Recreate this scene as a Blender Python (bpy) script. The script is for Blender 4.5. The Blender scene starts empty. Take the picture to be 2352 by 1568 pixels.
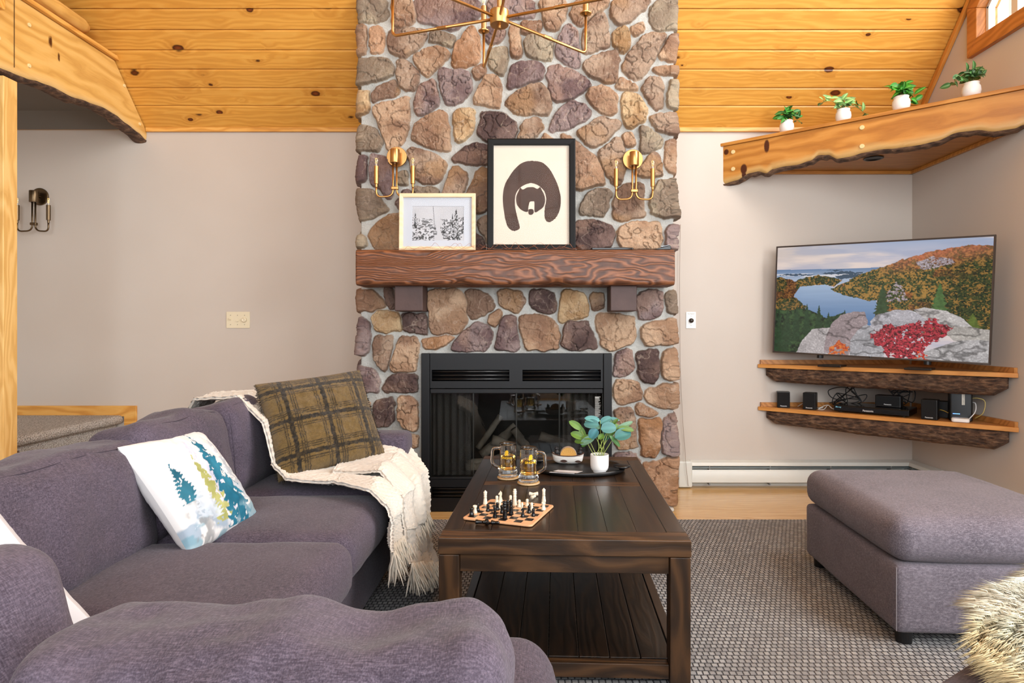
import bpy, bmesh, math, random
import numpy as np
from mathutils import Vector, Matrix, noise as mnoise
random.seed(7)
scene = bpy.context.scene
R = math.radians

# ---------------------------------------------------------------- camera
F, CX, CY, H = 1410.0, 1225.0, 760.0, 1.09     # focal length (px), vanishing point (px), eye height (m)
cam_data = bpy.data.cameras.new('camera')
cam = bpy.data.objects.new('camera', cam_data)
scene.collection.objects.link(cam)
cam.location = (0, 0, H)
cam.rotation_euler = (R(90), 0, 0)
cam_data.sensor_width = 36.0
cam_data.lens = F / 2352 * 36.0
cam_data.shift_x = -(CX - 1176) / 2352
cam_data.shift_y = -(784 - CY) / 2352
cam_data.clip_start = 0.02
scene.camera = cam

# ---------------------------------------------------------------- world, window light, exposure
world = bpy.data.worlds.new('world'); scene.world = world; world.use_nodes = True
bgn = world.node_tree.nodes['Background']
bgn.inputs[0].default_value = (0.80, 0.90, 1.0, 1); bgn.inputs[1].default_value = 2.6
scene.view_settings.view_transform = 'Standard'
scene.view_settings.look = 'None'
scene.view_settings.gamma = 1.0
scene.view_settings.use_curve_mapping = False
scene.view_settings.exposure = 0.34

def window_light(name, loc, direction, sx, sy, power, col=(1, 0.965, 0.92)):
    l = bpy.data.lights.new(name, 'AREA'); l.shape = 'RECTANGLE'; l.size = sx; l.size_y = sy
    l.energy = power; l.color = col
    o = bpy.data.objects.new(name, l); scene.collection.objects.link(o)
    o.location = loc; o.rotation_euler = Vector(direction).to_track_quat('-Z', 'Z').to_euler()
    return o
# daylight entering by the glazed rear wall, the tall windows of the right gable and the left gable
window_light('daylight_rear_glass', (0.2, -2.40, 2.7), (0, 1, -0.12), 4.2, 2.9, 105, (1.0, 0.985, 0.96))
window_light('daylight_right_window', (2.80, 0.35, 1.75), (-1, 0.12, 0), 2.7, 1.9, 115, (1.0, 0.99, 0.97))
window_light('daylight_right_gable', (2.95, 1.7, 3.8), (-1, 0.25, -0.12), 2.9, 1.2, 150, (1.0, 0.97, 0.92))
# ---------------------------------------------------------------- helpers
COL = scene.collection
def P(px, py, Y): return Vector(((px - CX) * Y / F, Y, H - (py - CY) * Y / F))
def onz(px, py, z):
    Y = (H - z) * F / (py - CY)
    return Vector(((px - CX) * Y / F, Y, z))
def hexc(h):
    h = h.lstrip('#'); v = [int(h[i:i+2], 16) / 255 for i in (0, 2, 4)]
    return tuple(((c / 12.92) if c <= .04045 else ((c + .055) / 1.055) ** 2.4) for c in v)
def lin(a):
    a = np.clip(np.asarray(a, float), 0, 1)
    return np.where(a <= .04045, a / 12.92, ((a + .055) / 1.055) ** 2.4)
def tag(o, label, cat, group=None):
    o['label'] = label; o['category'] = cat
    if group: o['group'] = group
    return o
def thing(name, label, cat, loc=(0, 0, 0), rz=0.0, group=None):
    o = bpy.data.objects.new(name, None); COL.objects.link(o)
    o.empty_display_size = .05
    o.location = loc; o.rotation_euler = (0, 0, rz)
    return tag(o, label, cat, group)
class MB:
    def __init__(s): s.v = []; s.f = []; s.c = None
    def add(s, vs, fs):
        b = len(s.v); s.v += [tuple(p) for p in vs]; s.f += [tuple(i + b for i in f) for f in fs]; return s
    def box(s, x0, x1, y0, y1, z0, z1, M=None):
        vs = [(x, y, z) for z in (z0, z1) for y in (y0, y1) for x in (x0, x1)]
        if M is not None: vs = [M @ Vector(p) for p in vs]
        return s.add(vs, [(0, 2, 3, 1), (4, 5, 7, 6), (0, 1, 5, 4), (2, 6, 7, 3), (0, 4, 6, 2), (1, 3, 7, 5)])
    def lathe(s, prof, n=24, M=None, cap=True):
        vs = []; fs = []
        for r, z in prof:
            for k in range(n):
                a = 2 * math.pi * k / n; vs.append(Vector((r * math.cos(a), r * math.sin(a), z)))
        m = len(prof)
        for i in range(m - 1):
            for k in range(n):
                k2 = (k + 1) % n; fs.append((i*n+k, i*n+k2, (i+1)*n+k2, (i+1)*n+k))
        if cap: fs.append(tuple(range(n - 1, -1, -1))); fs.append(tuple((m-1)*n + k for k in range(n)))
        if M is not None: vs = [M @ p for p in vs]
        return s.add(vs, fs)
    def cyl(s, a, b, r, n=16, r2=None):
        a = Vector(a); b = Vector(b); d = b - a
        M = Matrix.Translation(a) @ d.to_track_quat('Z', 'Y').to_matrix().to_4x4()
        return s.lathe([(r, 0), (r if r2 is None else r2, d.length)], n, M)
    def tube(s, pts, r, n=8, rs=None, closed=False):
        pts = [Vector(p) for p in pts]; m = len(pts); vs = []; fs = []
        up = None
        for i, p in enumerate(pts):
            t = (pts[min(i + 1, m - 1)] - pts[max(i - 1, 0)])
            if t.length < 1e-9: t = Vector((0, 0, 1))
            t.normalize()
            if up is None: up = Vector((0, 0, 1)) if abs(t.z) < .9 else Vector((1, 0, 0))
            x = t.cross(up)
            if x.length < 1e-6: x = t.orthogonal()
            x.normalize(); up = x.cross(t).normalized()
            rr = rs[i] if rs else r
            for k in range(n):
                a = 2 * math.pi * k / n; vs.append(p + x * math.cos(a) * rr + up * math.sin(a) * rr)
        for i in range(m - 1):
            for k in range(n):
                k2 = (k + 1) % n; fs.append((i*n+k, i*n+k2, (i+1)*n+k2, (i+1)*n+k))
        fs.append(tuple(range(n - 1, -1, -1))); fs.append(tuple((m-1)*n + k for k in range(n)))
        return s.add(vs, fs)
    def prism(s, poly, z0, z1, M=None):
        n = len(poly); vs = [Vector((x, y, z0)) for x, y in poly] + [Vector((x, y, z1)) for x, y in poly]
        if M is not None: vs = [M @ p for p in vs]
        fs = [tuple(range(n - 1, -1, -1)), tuple(range(n, 2 * n))] + [(i, (i+1) % n, n + (i+1) % n, n + i) for i in range(n)]
        return s.add(vs, fs)
    def grid(s, pts, nu, nv, closed_u=False):
        fs = []
        for i in range(nu - 1):
            for j in range(nv - 1):
                fs.append((i*nv+j, (i+1)*nv+j, (i+1)*nv+j+1, i*nv+j+1))
        return s.add(pts, fs)
    def mov(s, v):
        v = Vector(v); s.v = [tuple(Vector(p) + v) for p in s.v]; return s
    def tr(s, M): s.v = [tuple(M @ Vector(p)) for p in s.v]; return s
    def build(s, name, mat, parent=None, smooth=False, bevel=0, bseg=2, sub=0, auto=None, weld=False):
        me = bpy.data.meshes.new(name); me.from_pydata(s.v, [], s.f); me.update()
        if s.c is not None:
            ca = me.color_attributes.new('Col', 'FLOAT_COLOR', 'POINT')
            a = np.ones((len(s.v), 4), np.float32); a[:, :3] = s.c; ca.data.foreach_set('color', a.ravel())
        if smooth: me.polygons.foreach_set('use_smooth', [True] * len(me.polygons))
        o = bpy.data.objects.new(name, me); COL.objects.link(o)
        if mat: me.materials.append(mat)
        if parent is not None: o.parent = parent
        if bevel:
            b = o.modifiers.new('bevel', 'BEVEL'); b.width = bevel; b.segments = bseg; b.limit_method = 'ANGLE'; b.angle_limit = R(40)
            if not smooth: me.polygons.foreach_set('use_smooth', [True] * len(me.polygons)); b.harden_normals = True
        if sub:
            m = o.modifiers.new('sub', 'SUBSURF'); m.levels = sub; m.render_levels = sub
        return o
def wpart(mb, name, mat, root, **k):      # authored in world coordinates, hung under an unrotated root
    return mb.mov(-Vector(root.location)).build(name, mat, root, **k)
def struct(o): o['kind'] = 'structure'; return o
def frame_of(o, x, y, z):
    x = Vector(x); y = Vector(y); z = Vector(z)
    M = Matrix.Identity(4)
    for i in range(3): M[i][0] = x[i]; M[i][1] = y[i]; M[i][2] = z[i]; M[i][3] = o[i]
    return M
def fillet(pts, r, n=6):
    pts = [Vector(p) for p in pts]; out = [pts[0]]
    for i in range(1, len(pts) - 1):
        a, b, c = pts[i-1], pts[i], pts[i+1]
        d1 = (a - b).normalized(); d2 = (c - b).normalized()
        rr = min(r, (a-b).length * .49, (c-b).length * .49)
        p, q = b + d1 * rr, b + d2 * rr
        for k in range(n + 1):
            t = k / n; out.append(p*(1-t)**2 + b*2*t*(1-t) + q*t*t)
    out.append(pts[-1]); return out
def catmull(pts, n=8):
    pts = [Vector(p) for p in pts]; P_ = [pts[0]] + pts + [pts[-1]]; out = []
    for i in range(1, len(P_) - 2):
        for k in range(n):
            t = k / n; a, b, c, d = P_[i-1], P_[i], P_[i+1], P_[i+2]
            out.append(.5 * ((2*b) + (c-a)*t + (2*a-5*b+4*c-d)*t*t + (3*b-a-3*c+d)*t**3))
    out.append(pts[-1]); return out
def rrect(w, h, r, n=5):
    out = []
    for cx, cy, a0 in ((w/2-r, h/2-r, 0), (-w/2+r, h/2-r, 90), (-w/2+r, -h/2+r, 180), (w/2-r, -h/2+r, 270)):
        for k in range(n + 1):
            a = R(a0 + 90 * k / n); out.append((cx + r * math.cos(a), cy + r * math.sin(a)))
    return out
def text_mb(txt, size, depth=0.0, align='CENTER', bold=0.0, shear=0.0):
    cu = bpy.data.curves.new('t', 'FONT'); cu.body = txt; cu.size = size; cu.extrude = depth; cu.align_x = align; cu.align_y = 'CENTER'
    cu.offset = bold; cu.shear = shear; cu.resolution_u = 3
    o = bpy.data.objects.new('t', cu); COL.objects.link(o)
    bpy.context.view_layer.update()
    me = bpy.data.meshes.new_from_object(o.evaluated_get(bpy.context.evaluated_depsgraph_get()))
    mb = MB(); mb.add([tuple(v.co) for v in me.vertices], [tuple(p.vertices) for p in me.polygons])
    bpy.data.objects.remove(o); bpy.data.curves.remove(cu); bpy.data.meshes.remove(me)
    return mb

# ---------------------------------------------------------------- numpy noise
_rng = np.random.RandomState(11)
_T = _rng.rand(256, 256)
def vnoise(x, y, s=0):
    x = np.asarray(x, float) + s * 17.13; y = np.asarray(y, float) + s * 9.71
    xi = np.floor(x).astype(int); yi = np.floor(y).astype(int); fx = x - xi; fy = y - yi
    fx = fx*fx*(3-2*fx); fy = fy*fy*(3-2*fy)
    a = _T[xi & 255, yi & 255]; b = _T[(xi+1) & 255, yi & 255]; c = _T[xi & 255, (yi+1) & 255]; d = _T[(xi+1) & 255, (yi+1) & 255]
    return (a*(1-fx)+b*fx)*(1-fy) + (c*(1-fx)+d*fx)*fy
def fbm(x, y, o=4, s=0):
    t = 0; a = .5; n = 0
    for k in range(o): t = t + a * vnoise(x * 2**k, y * 2**k, s + k * 3.7); n += a; a *= .5
    return t / n
def worley(x, y, s=0):
    xi = np.floor(x).astype(int); yi = np.floor(y).astype(int)
    d1 = np.full(x.shape, 9.); v1 = np.zeros(x.shape)
    for i in (-1, 0, 1):
        for j in (-1, 0, 1):
            a = _T[(xi + i + 31*s) & 255, (yi + j) & 255]; b = _T[(xi + i) & 255, (yi + j + 57 + 13*s) & 255]
            d = np.hypot(xi + i + a - x, yi + j + b - y); m = d < d1
            d1 = np.where(m, d, d1); v1 = np.where(m, _T[(xi + i + 7) & 255, (yi + j + 91) & 255], v1)
    return d1, v1
def inpoly(x, y, poly):
    c = np.zeros(x.shape, bool); n = len(poly)
    for i in range(n):
        x1, y1 = poly[i]; x2, y2 = poly[(i+1) % n]
        if y1 == y2: continue
        c ^= ((y1 > y) != (y2 > y)) & (x < (x2 - x1) * (y - y1) / (y2 - y1) + x1)
    return c
def sdpoly(x, y, poly):
    d = np.full(x.shape, 1e9); n = len(poly)
    for i in range(n):
        x1, y1 = poly[i]; x2, y2 = poly[(i+1) % n]; ex, ey = x2 - x1, y2 - y1
        t = np.clip(((x-x1)*ex + (y-y1)*ey) / (ex*ex + ey*ey + 1e-12), 0, 1)
        d = np.minimum(d, np.hypot(x - x1 - t*ex, y - y1 - t*ey))
    return np.where(inpoly(x, y, poly), d, -d)
def chaikin(p, k=1):
    for _ in range(k):
        q = []
        for i in range(len(p)):
            a = p[i]; b = p[(i+1) % len(p)]
            q.append((a[0]*.8+b[0]*.2, a[1]*.8+b[1]*.2)); q.append((a[0]*.2+b[0]*.8, a[1]*.2+b[1]*.8))
        p = q
    return p
def sstep(a, b, x):
    t = np.clip((x - a) / (b - a), 0, 1); return t*t*(3-2*t)
def mixc(c, col, m):
    m = np.asarray(m)[..., None]; return c * (1 - m) + np.asarray(col) * m

# ---------------------------------------------------------------- materials
class NT:
    def __init__(s, name):
        s.m = bpy.data.materials.new(name); s.m.use_nodes = True; s.t = s.m.node_tree
        s.b = s.t.nodes['Principled BSDF']; s.out = s.t.nodes['Material Output']
    def n(s, typ, ins=None, out=0, **props):
        nd = s.t.nodes.new('ShaderNode' + typ)
        for k, v in props.items(): setattr(nd, k, v)
        for k, v in (ins or {}).items(): s.set(nd.inputs[k], v)
        return nd.outputs[out] if isinstance(out, (int, str)) else nd
    def set(s, sock, v):
        if isinstance(v, bpy.types.NodeSocket): s.t.links.new(v, sock)
        elif isinstance(v, tuple) and len(v) == 3 and sock.type == 'RGBA': sock.default_value = (*v, 1)
        else: sock.default_value = v
    def obj(s): return s.n('TexCoord', out='Object')
    def map(s, vec, scale=(1, 1, 1), rot=(0, 0, 0), loc=(0, 0, 0)):
        return s.n('Mapping', {'Vector': vec, 'Scale': scale, 'Rotation': rot, 'Location': loc})
    def math(s, op, a, b=0.0, c=None, clamp=False):
        d = {0: a, 1: b}
        if c is not None: d[2] = c
        return s.n('Math', d, operation=op, use_clamp=clamp)
    def noise(s, vec, scale, detail=3, rough=.5, dist=0, out=0):
        return s.n('TexNoise', {'Vector': vec, 'Scale': scale, 'Detail': detail, 'Roughness': rough, 'Distortion': dist}, out=out)
    def mix(s, f, a, b, mode='MIX'):
        nd = s.t.nodes.new('ShaderNodeMix'); nd.data_type = 'RGBA'; nd.blend_type = mode
        s.set(nd.inputs[0], f); s.set(nd.inputs[6], a); s.set(nd.inputs[7], b); return nd.outputs[2]
    def ramp(s, f, stops, interp='LINEAR'):
        nd = s.t.nodes.new('ShaderNodeValToRGB'); nd.color_ramp.interpolation = interp
        e = nd.color_ramp.elements
        while len(e) < len(stops): e.new(.5)
        for i, (p, c) in enumerate(stops):
            e[i].position = p; e[i].color = (*c, 1) if len(c) == 3 else c
        s.set(nd.inputs[0], f); return nd.outputs[0]
    def rng(s, v, a, b, c, d): return s.n('MapRange', {0: v, 1: a, 2: b, 3: c, 4: d})
    def bump(s, h, strength=.3, dist=.01, normal=None):
        d = {'Height': h, 'Strength': strength, 'Distance': dist}
        if normal is not None: d['Normal'] = normal
        v = s.n('Bump', d); s.t.links.new(v, s.b.inputs['Normal']); return v
    def fin(s, col=None, rough=None, metal=None, **k):
        if col is not None: s.set(s.b.inputs['Base Color'], col)
        if rough is not None: s.set(s.b.inputs['Roughness'], rough)
        if metal is not None: s.set(s.b.inputs['Metallic'], metal)
        for a, v in k.items(): s.set(s.b.inputs[a.replace('_', ' ')], v)
        return s.m
G3 = lambda v: (v, v, v)
def plain(name, h, rough=.5, metal=0, spec=None, bump=0, bs=200, var=.0, **k):
    t = NT(name); c = hexc(h) if isinstance(h, str) else h
    o = t.obj()
    nz = t.noise(o, bs, 4)
    if bump: t.bump(nz, bump, .002)
    vv = t.noise(o, 6, 3)
    col = t.mix(t.rng(vv, .3, .7, 0, 1), tuple(x * (1 - var - .03) for x in c), tuple(min(1, x * (1 + var)) for x in c))
    if spec is not None: k['Specular_IOR_Level'] = spec
    return t.fin(col, rough, metal, **k)
def wood(name, dark, mid, light, axis='X', board=0, knots=0.0, scale=1.0, rough=.45, bumps=.12, knotc='3a1606', contrast=1.0, ringscale=1.0, seed=0.0, coat=0.0, attr=None, spec=.5, kx=2.2, ks=7.0, yaw=0.0, ksize=.30):
    t = NT(name); o = t.obj()
    if yaw: o = t.map(o, rot=(0, 0, -yaw))
    rot = {'X': (0, 0, 0), 'Y': (0, 0, R(-90)), 'Z': (0, R(90), 0)}[axis]
    p = t.map(o, (scale, scale, scale), rot, (seed, seed * .37, seed * .11))
    sp = t.n('SeparateXYZ', {0: p}, out=None); x, y, z = sp.outputs
    if board:
        cell = t.math('FLOOR', t.math('DIVIDE', y, board * scale))
        rnd = t.n('TexWhiteNoise', {'W': cell}, noise_dimensions='1D')
        x = t.math('ADD', x, t.math('MULTIPLY', rnd, 23.0))
    yz = t.math('ADD', y, t.math('MULTIPLY', z, .6))
    big = t.noise(t.n('CombineXYZ', {0: t.math('MULTIPLY', x, .9), 1: t.math('MULTIPLY', yz, 5.0), 2: z}), 1.6, 3)
    ycoord = t.math('ADD', yz, t.math('MULTIPLY', big, .22))
    kmask = None
    if knots > 0:
        kv = t.n('CombineXYZ', {0: t.math('MULTIPLY', x, kx), 1: t.math('MULTIPLY', yz, ks), 2: t.math('MULTIPLY', z, ks)})
        vo = t.n('TexVoronoi', {'Vector': kv, 'Scale': 1.0, 'Randomness': 1.0}, out=None)
        dist = t.math('ADD', vo.outputs['Distance'], t.math('MULTIPLY', t.math('SUBTRACT', t.noise(kv, 6, 2), .5), .06))
        sel = t.n('SeparateColor', {0: vo.outputs['Color']}, out=0)
        size = t.math('MULTIPLY', t.math('SUBTRACT', sel, 1 - knots, None, True), ksize / max(knots, .01))
        kd = t.math('DIVIDE', dist, t.math('ADD', size, .0001))
        kmask = t.rng(kd, .75, 1.0, 1, 0)
        halo = t.rng(kd, 1.0, 3.6, 1, 0)
        ycoord = t.math('ADD', ycoord, t.math('MULTIPLY', t.math('MULTIPLY', halo, halo), .06))
    gv = t.n('CombineXYZ', {0: t.math('MULTIPLY', x, .35), 1: ycoord, 2: 0.0})
    wv = t.n('TexWave', {'Vector': gv, 'Scale': 9 * ringscale, 'Distortion': 2.2, 'Detail': 3, 'Detail Scale': 1.2}, wave_type='BANDS', bands_direction='Y')
    fine = t.noise(t.n('CombineXYZ', {0: t.math('MULTIPLY', x, 3), 1: t.math('MULTIPLY', ycoord, 120), 2: t.math('MULTIPLY', z, 60)}), 1.5, 4, .6)
    f = t.math('ADD', t.math('MULTIPLY', wv, .55 * contrast), t.math('MULTIPLY', fine, .45 * contrast))
    f = t.math('ADD', f, .5 - .5 * contrast)
    c = t.ramp(f, [(.15, hexc(dark)), (.5, hexc(mid)), (.85, hexc(light))])
    if board:
        c = t.mix(t.math('MULTIPLY', rnd, .22), c, hexc(dark))
    tone = t.noise(t.n('CombineXYZ', {0: t.math('MULTIPLY', x, 1.1), 1: t.math('MULTIPLY', yz, 4), 2: z}), 1.3, 2)
    c = t.mix(t.math('MULTIPLY', tone, .30), c, hexc(light))
    if kmask is not None:
        c = t.mix(t.math('MULTIPLY', t.math('MULTIPLY', halo, halo), .45), c, hexc(dark))
        c = t.mix(kmask, c, t.mix(t.rng(kd, .2, .8, 0, 1), hexc('7a3a14'), hexc(knotc)))
    if attr:      # sapwood band stored on the mesh
        a = t.n('VertexColor', layer_name='Col')
        ar = t.n('SeparateColor', {0: a}, out=0)
        c = t.mix(t.math('MULTIPLY', ar, t.rng(fine, .2, .8, .55, 1)), c, hexc(attr))
        ag = t.n('SeparateColor', {0: a}, out=1)
        c = t.mix(t.rng(t.math('ADD', ag, t.math('MULTIPLY', t.math('SUBTRACT', fine, .5), .35)), .25, .75, 0, 1), c, hexc('4a2008'))
    t.bump(f, bumps, .004)
    return t.fin(c, rough, Coat_Weight=coat, Coat_Roughness=.2, Specular_IOR_Level=spec)
def attrmat(name, rough=.6, emit=0, bump=0, bs=300, spec=.5, fine=0.0, sheen=0.0):
    t = NT(name); a = t.n('VertexColor', layer_name='Col')
    if fine:
        nz = t.noise(t.obj(), bs, 5, .65)
        a = t.mix(1.0, a, t.ramp(nz, [(.25, G3(1 - fine)), (.75, G3(1 + fine * .6))]), 'MULTIPLY')
    if bump: t.bump(t.math('ADD', t.noise(t.obj(), bs, 6, .7), t.math('MULTIPLY', t.noise(t.obj(), bs * .25, 5, .7), 1.2)), bump, .006)
    if emit:
        t.set(t.b.inputs['Emission Color'], a); t.b.inputs['Emission Strength'].default_value = emit
        return t.fin((0.01, 0.01, 0.01), rough, Specular_IOR_Level=spec)
    return t.fin(a, rough, Specular_IOR_Level=spec, Sheen_Weight=sheen)
def fabric(name, c1, c2, c3, scale=1.0, weave=1.0):
    t = NT(name); o = t.obj()
    a = t.noise(t.map(o, (520, 90, 520)), 1.0, 2, .6)
    b = t.noise(t.map(o, (90, 520, 160)), 1.0, 2, .6)
    w = t.math('MULTIPLY', t.math('ADD', a, b), .5)
    m = t.noise(o, 5.5, 3, .55)
    c = t.ramp(w, [(.34, hexc(c1)), (.50, hexc(c2)), (.68, hexc(c3))])
    c = t.mix(t.rng(m, .35, .75, 0, .30), c, hexc(c3))
    t.bump(w, .25 * weave, .0015)
    return t.fin(c, .95, Sheen_Weight=.12, Sheen_Roughness=.5, Specular_IOR_Level=.12)
def brassm(name, h, rough=.28):
    t = NT(name); o = t.obj()
    return t.fin(hexc(h), rough, 1.0)
def glassm(name, col=(1, 1, 1), ior=1.45, rough=0.0):
    t = NT(name); return t.fin(col, rough, Transmission_Weight=1.0, IOR=ior)
def paneglass(name, tint=(1, 1, 1), boost=1.0):
    t = NT(name)
    tr = t.n('BsdfTransparent', {0: (*tint, 1)}); gl = t.n('BsdfGlossy', {'Roughness': .01})
    fr = t.n('Fresnel', {'IOR': 1.5}); fr = t.math('MULTIPLY', fr, boost, None, True)
    fr = t.math('MULTIPLY', fr, t.math('SUBTRACT', 1.0, t.n('NewGeometry', out='Backfacing')))
    mx = t.n('MixShader', {0: fr, 1: tr, 2: gl}); t.t.links.new(mx, t.out.inputs[0]); return t.m

M_ = {}
M_['ceil'] = wood('knotty_pine_boards', 'b4742a', 'd8983e', 'e9b55e', 'X', board=.1215, knots=.72, rough=.38, bumps=.03, contrast=.42, spec=.4, kx=4.6, ks=8.0, ksize=.20)
M_['pine'] = wood('pine', 'b8752a', 'd99a45', 'e8b566', 'X', knots=.12, rough=.4, bumps=.06, contrast=.7)
M_['pineY'] = wood('pine_y', 'b8752a', 'd99a45', 'e8b566', 'Y', knots=.12, rough=.4, bumps=.06, contrast=.7)
M_['pineZ'] = wood('pine_z', 'c08a3c', 'deae62', 'efc985', 'Z', knots=.22, rough=.4, bumps=.06, contrast=.6, kx=1.6)
M_['slab'] = wood('live_edge_slab_light', 'b98238', 'd9a85a', 'e6bb72', 'Y', knots=.06, rough=.4, bumps=.06, contrast=.7, ringscale=.6, attr='e0b878')
M_['slab2'] = wood('live_edge_slab', '9c5e1f', 'bd7d33', 'd09348', 'X', knots=.12, rough=.38, bumps=.08, contrast=.8, ringscale=.7, attr='c9a468', kx=1.5, ks=3.2, yaw=math.atan2(-1.048, 1.33))
M_['slab2x'] = wood('live_edge_trim', '9c5e1f', 'bd7d33', 'd09348', 'X', contrast=.6)
M_['shelfwood'] = wood('shelf_board', '8a5526', 'b0743a', 'c58a4c', 'X', knots=.05, rough=.42, contrast=.8, yaw=math.atan2(-.95, 1.083))
M_['maple'] = wood('maple_floor', 'b88c50', 'd6ac70', 'e6c48c', 'X', board=.083, rough=.25, bumps=.02, contrast=.5, coat=.3)
M_['table'] = wood('espresso_wood', '120b07', '22160d', '342416', 'Y', board=.095, rough=.30, bumps=.08, contrast=.7, ringscale=.8, coat=.15)
M_['tableX'] = wood('espresso_wood_x', '1c120b', '382515', '553a22', 'X', rough=.42, bumps=.2, contrast=1.1, ringscale=1.0)
M_['tableZ'] = wood('espresso_wood_z', '1c120b', '352314', '50361f', 'Z', rough=.42, bumps=.2, contrast=1.1, ringscale=1.0)
M_['tableS'] = wood('espresso_shelf', '0e0906', '1b120b', '2e2015', 'Y', board=.095, rough=.4, bumps=.15, contrast=1.0)
M_['mantel'] = wood('mantel_wood', '2a140c', '5c3622', '8a5636', 'X', knots=.22, rough=.45, bumps=.7, contrast=1.05, ringscale=3.1, kx=1.2, ks=3.0, knotc='2a130a')
M_['corbel'] = plain('corbel_wood', '4a3632', .6, bump=.3, bs=60, var=.2)
M_['palewood'] = wood('pale_frame_wood', 'd8b68a', 'e6caa2', 'efd9b8', 'X', rough=.45, bumps=.03, contrast=.5)
t = NT('wall_paint'); o = t.obj(); t.bump(t.noise(o, 260, 4), .04, .002)
M_['wall'] = t.fin(t.mix(t.rng(t.noise(o, 1.5, 2), .3, .7, 0, 1), hexc('c6bbb0'), hexc('cbc1b7')), .55, Specular_IOR_Level=.35)
M_['fabric'] = fabric('purple_grey_upholstery', '352e38', '4b434e', '6a606d')
M_['fabricO'] = fabric('grey_ottoman_upholstery', '49454c', '665f67', '8b838c')
M_['black'] = plain('black_plastic', '0d0d0f', .35)
M_['blackm'] = plain('black_painted_steel', '151517', .45, 0, spec=.3, bump=.05, bs=400)
M_['blackg'] = plain('gloss_black', '070708', .12)
M_['brass'] = brassm('brushed_brass', 'c2955c', .34)
M_['bronze'] = brassm('dull_brass', '6e5c46', .34)
M_['white'] = plain('white_glaze', 'efedea', .35)
M_['whiteen'] = plain('white_enamel', 'dedfd8', .35)
M_['ivory'] = plain('ivory_plastic', 'e6dabd', .35)
M_['heatdark'] = plain('heater_fins', '4c5252', .5, .3)
M_['glass'] = glassm('clear_glass')
M_['bulb'] = paneglass('bulb_glass', (1, 1, 1), 1.6)
M_['win'] = paneglass('window_pane', (1, 1, 1), 1.0)
M_['glaze'] = paneglass('picture_glazing', (1, 1, 1), .12)
M_['firepane'] = paneglass('fire_door_pane', (.72, .72, .72), 1.3)
M_['beer'] = glassm('lager', (.93, .60, .14), 1.34)
# ================================================================ ROOM SHELL
BY, RX, LX, RYc, RZ = 4.32, 2.666, -4.2, 0.9, 6.207     # back wall, right wall, left wall, ridge y and z
SL = (RZ - 2.50) / (BY - RYc)
slen = math.hypot(RZ - 2.50, BY - RYc); cs, sn = (BY - RYc) / slen, (RZ - 2.50) / slen
struct(MB().box(LX - .1, RX + .14, -2.6, BY + .1, -.12, 0).build('floor', M_['maple']))
struct(MB().box(LX - .1, RX + .14, BY, BY + .12, 0, 2.62).build('wall_back', M_['wall']))
wr = MB()
MR = Matrix(((0, 0, 1, RX), (1, 0, 0, 0), (0, 1, 0, 0), (0, 0, 0, 1)))
for poly in ([(-2.5, 0), (BY, 0), (BY, .8), (-2.5, .8)], [(-2.5, .8), (-1.1, .8), (-1.1, 2.45), (-2.5, 2.45)],
             [(1.6, .8), (BY, .8), (BY, 2.45), (1.6, 2.45)], [(-2.5, 2.45), (BY, 2.45), (BY, 2.5), (4.016, 2.83), (-2.5, 2.83)],
             [(3.66, 2.83), (4.016, 2.83), (3.66, 3.2155)], [(3.66, 3.02), (3.66, 3.2155), (RYc, RZ), (1.2, 5.68)],
             [(.6, 5.68), (1.2, 5.68), (RYc, RZ), (.6, RZ)], [(-2.5, 2.83), (.6, 2.83), (.6, RZ), (-2.5, RZ)]):
    wr.prism(poly, 0, .13, MR)
struct(wr.build('wall_right', M_['wall']))
wl = MB()
ML = Matrix(((0, 0, 1, LX - .1), (1, 0, 0, 0), (0, 1, 0, 0), (0, 0, 0, 1)))
wl.prism([(-2.5, 0), (BY, 0), (BY, 2.5), (RYc, RZ), (-2.5, RZ)], 0, .1, ML)
struct(wl.build('wall_left', M_['wall']))
wb = MB()
wb.box(LX, RX, -2.62, -2.5, 0, .3).box(LX, -1.95, -2.62, -2.5, .3, 4.3).box(2.35, RX, -2.62, -2.5, .3, 4.3).box(LX, RX, -2.62, -2.5, 4.3, RZ)
struct(wb.build('wall_front', M_['wall']))

# sloped plank ceiling: each board a chamfered profile run along x, hung from its own rotated origin
BW = .1215
cb = MB(); x0, x1 = LX, RX
prof = []
nb = int(slen / BW) + 1
for k in range(nb):
    a = .055 + k * BW if k else 0.0
    b = .055 + (k + 1) * BW
    if k == 0: a = 0.0
    b = min(b, slen); a = min(a, slen)
    prof += [(a + .0005, -.013), (a + .004, -.013), (a + .0042, -.001), (a + .006, 0), (b - .0095, 0), (b - .0008, -.0075), (b, -.013)]
vs = []
for xx in (x0, x1):
    for s_, h_ in prof: vs.append((xx, s_, h_))
n_ = len(prof)
cb.add(vs, [(i, i + 1, n_ + i + 1, n_ + i) for i in range(n_ - 1)])
ce = cb.build('ceiling', M_['ceil'])
ce.matrix_world = frame_of((0, BY, 2.50), (1, 0, 0), (0, -cs, sn), (0, -sn, -cs))
struct(ce)
struct(MB().box(LX, RX, -2.6, RYc + .01, RZ, RZ + .1).build('ceiling_upper', M_['ceil']))
# trims along the ceiling
trm = MB().box(-2.718, RX - .001, BY - .022, BY - .001, 2.487, 2.517)
struct(trm.build('trim_1', M_['pine'], bevel=.003))
tr2 = MB(); tr2.box(-.012, .012, 0, slen, -.004, .028)
o = tr2.build('trim_2', wood('trim_pine', 'a8651f', 'cc8434', 'dd9c4c', 'Y', knots=.05, contrast=.6), bevel=.003)
o.matrix_world = frame_of((RX - .014, BY - .01, 2.49), (1, 0, 0), (0, -cs, sn), (0, -sn, -cs)); struct(o)

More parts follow.
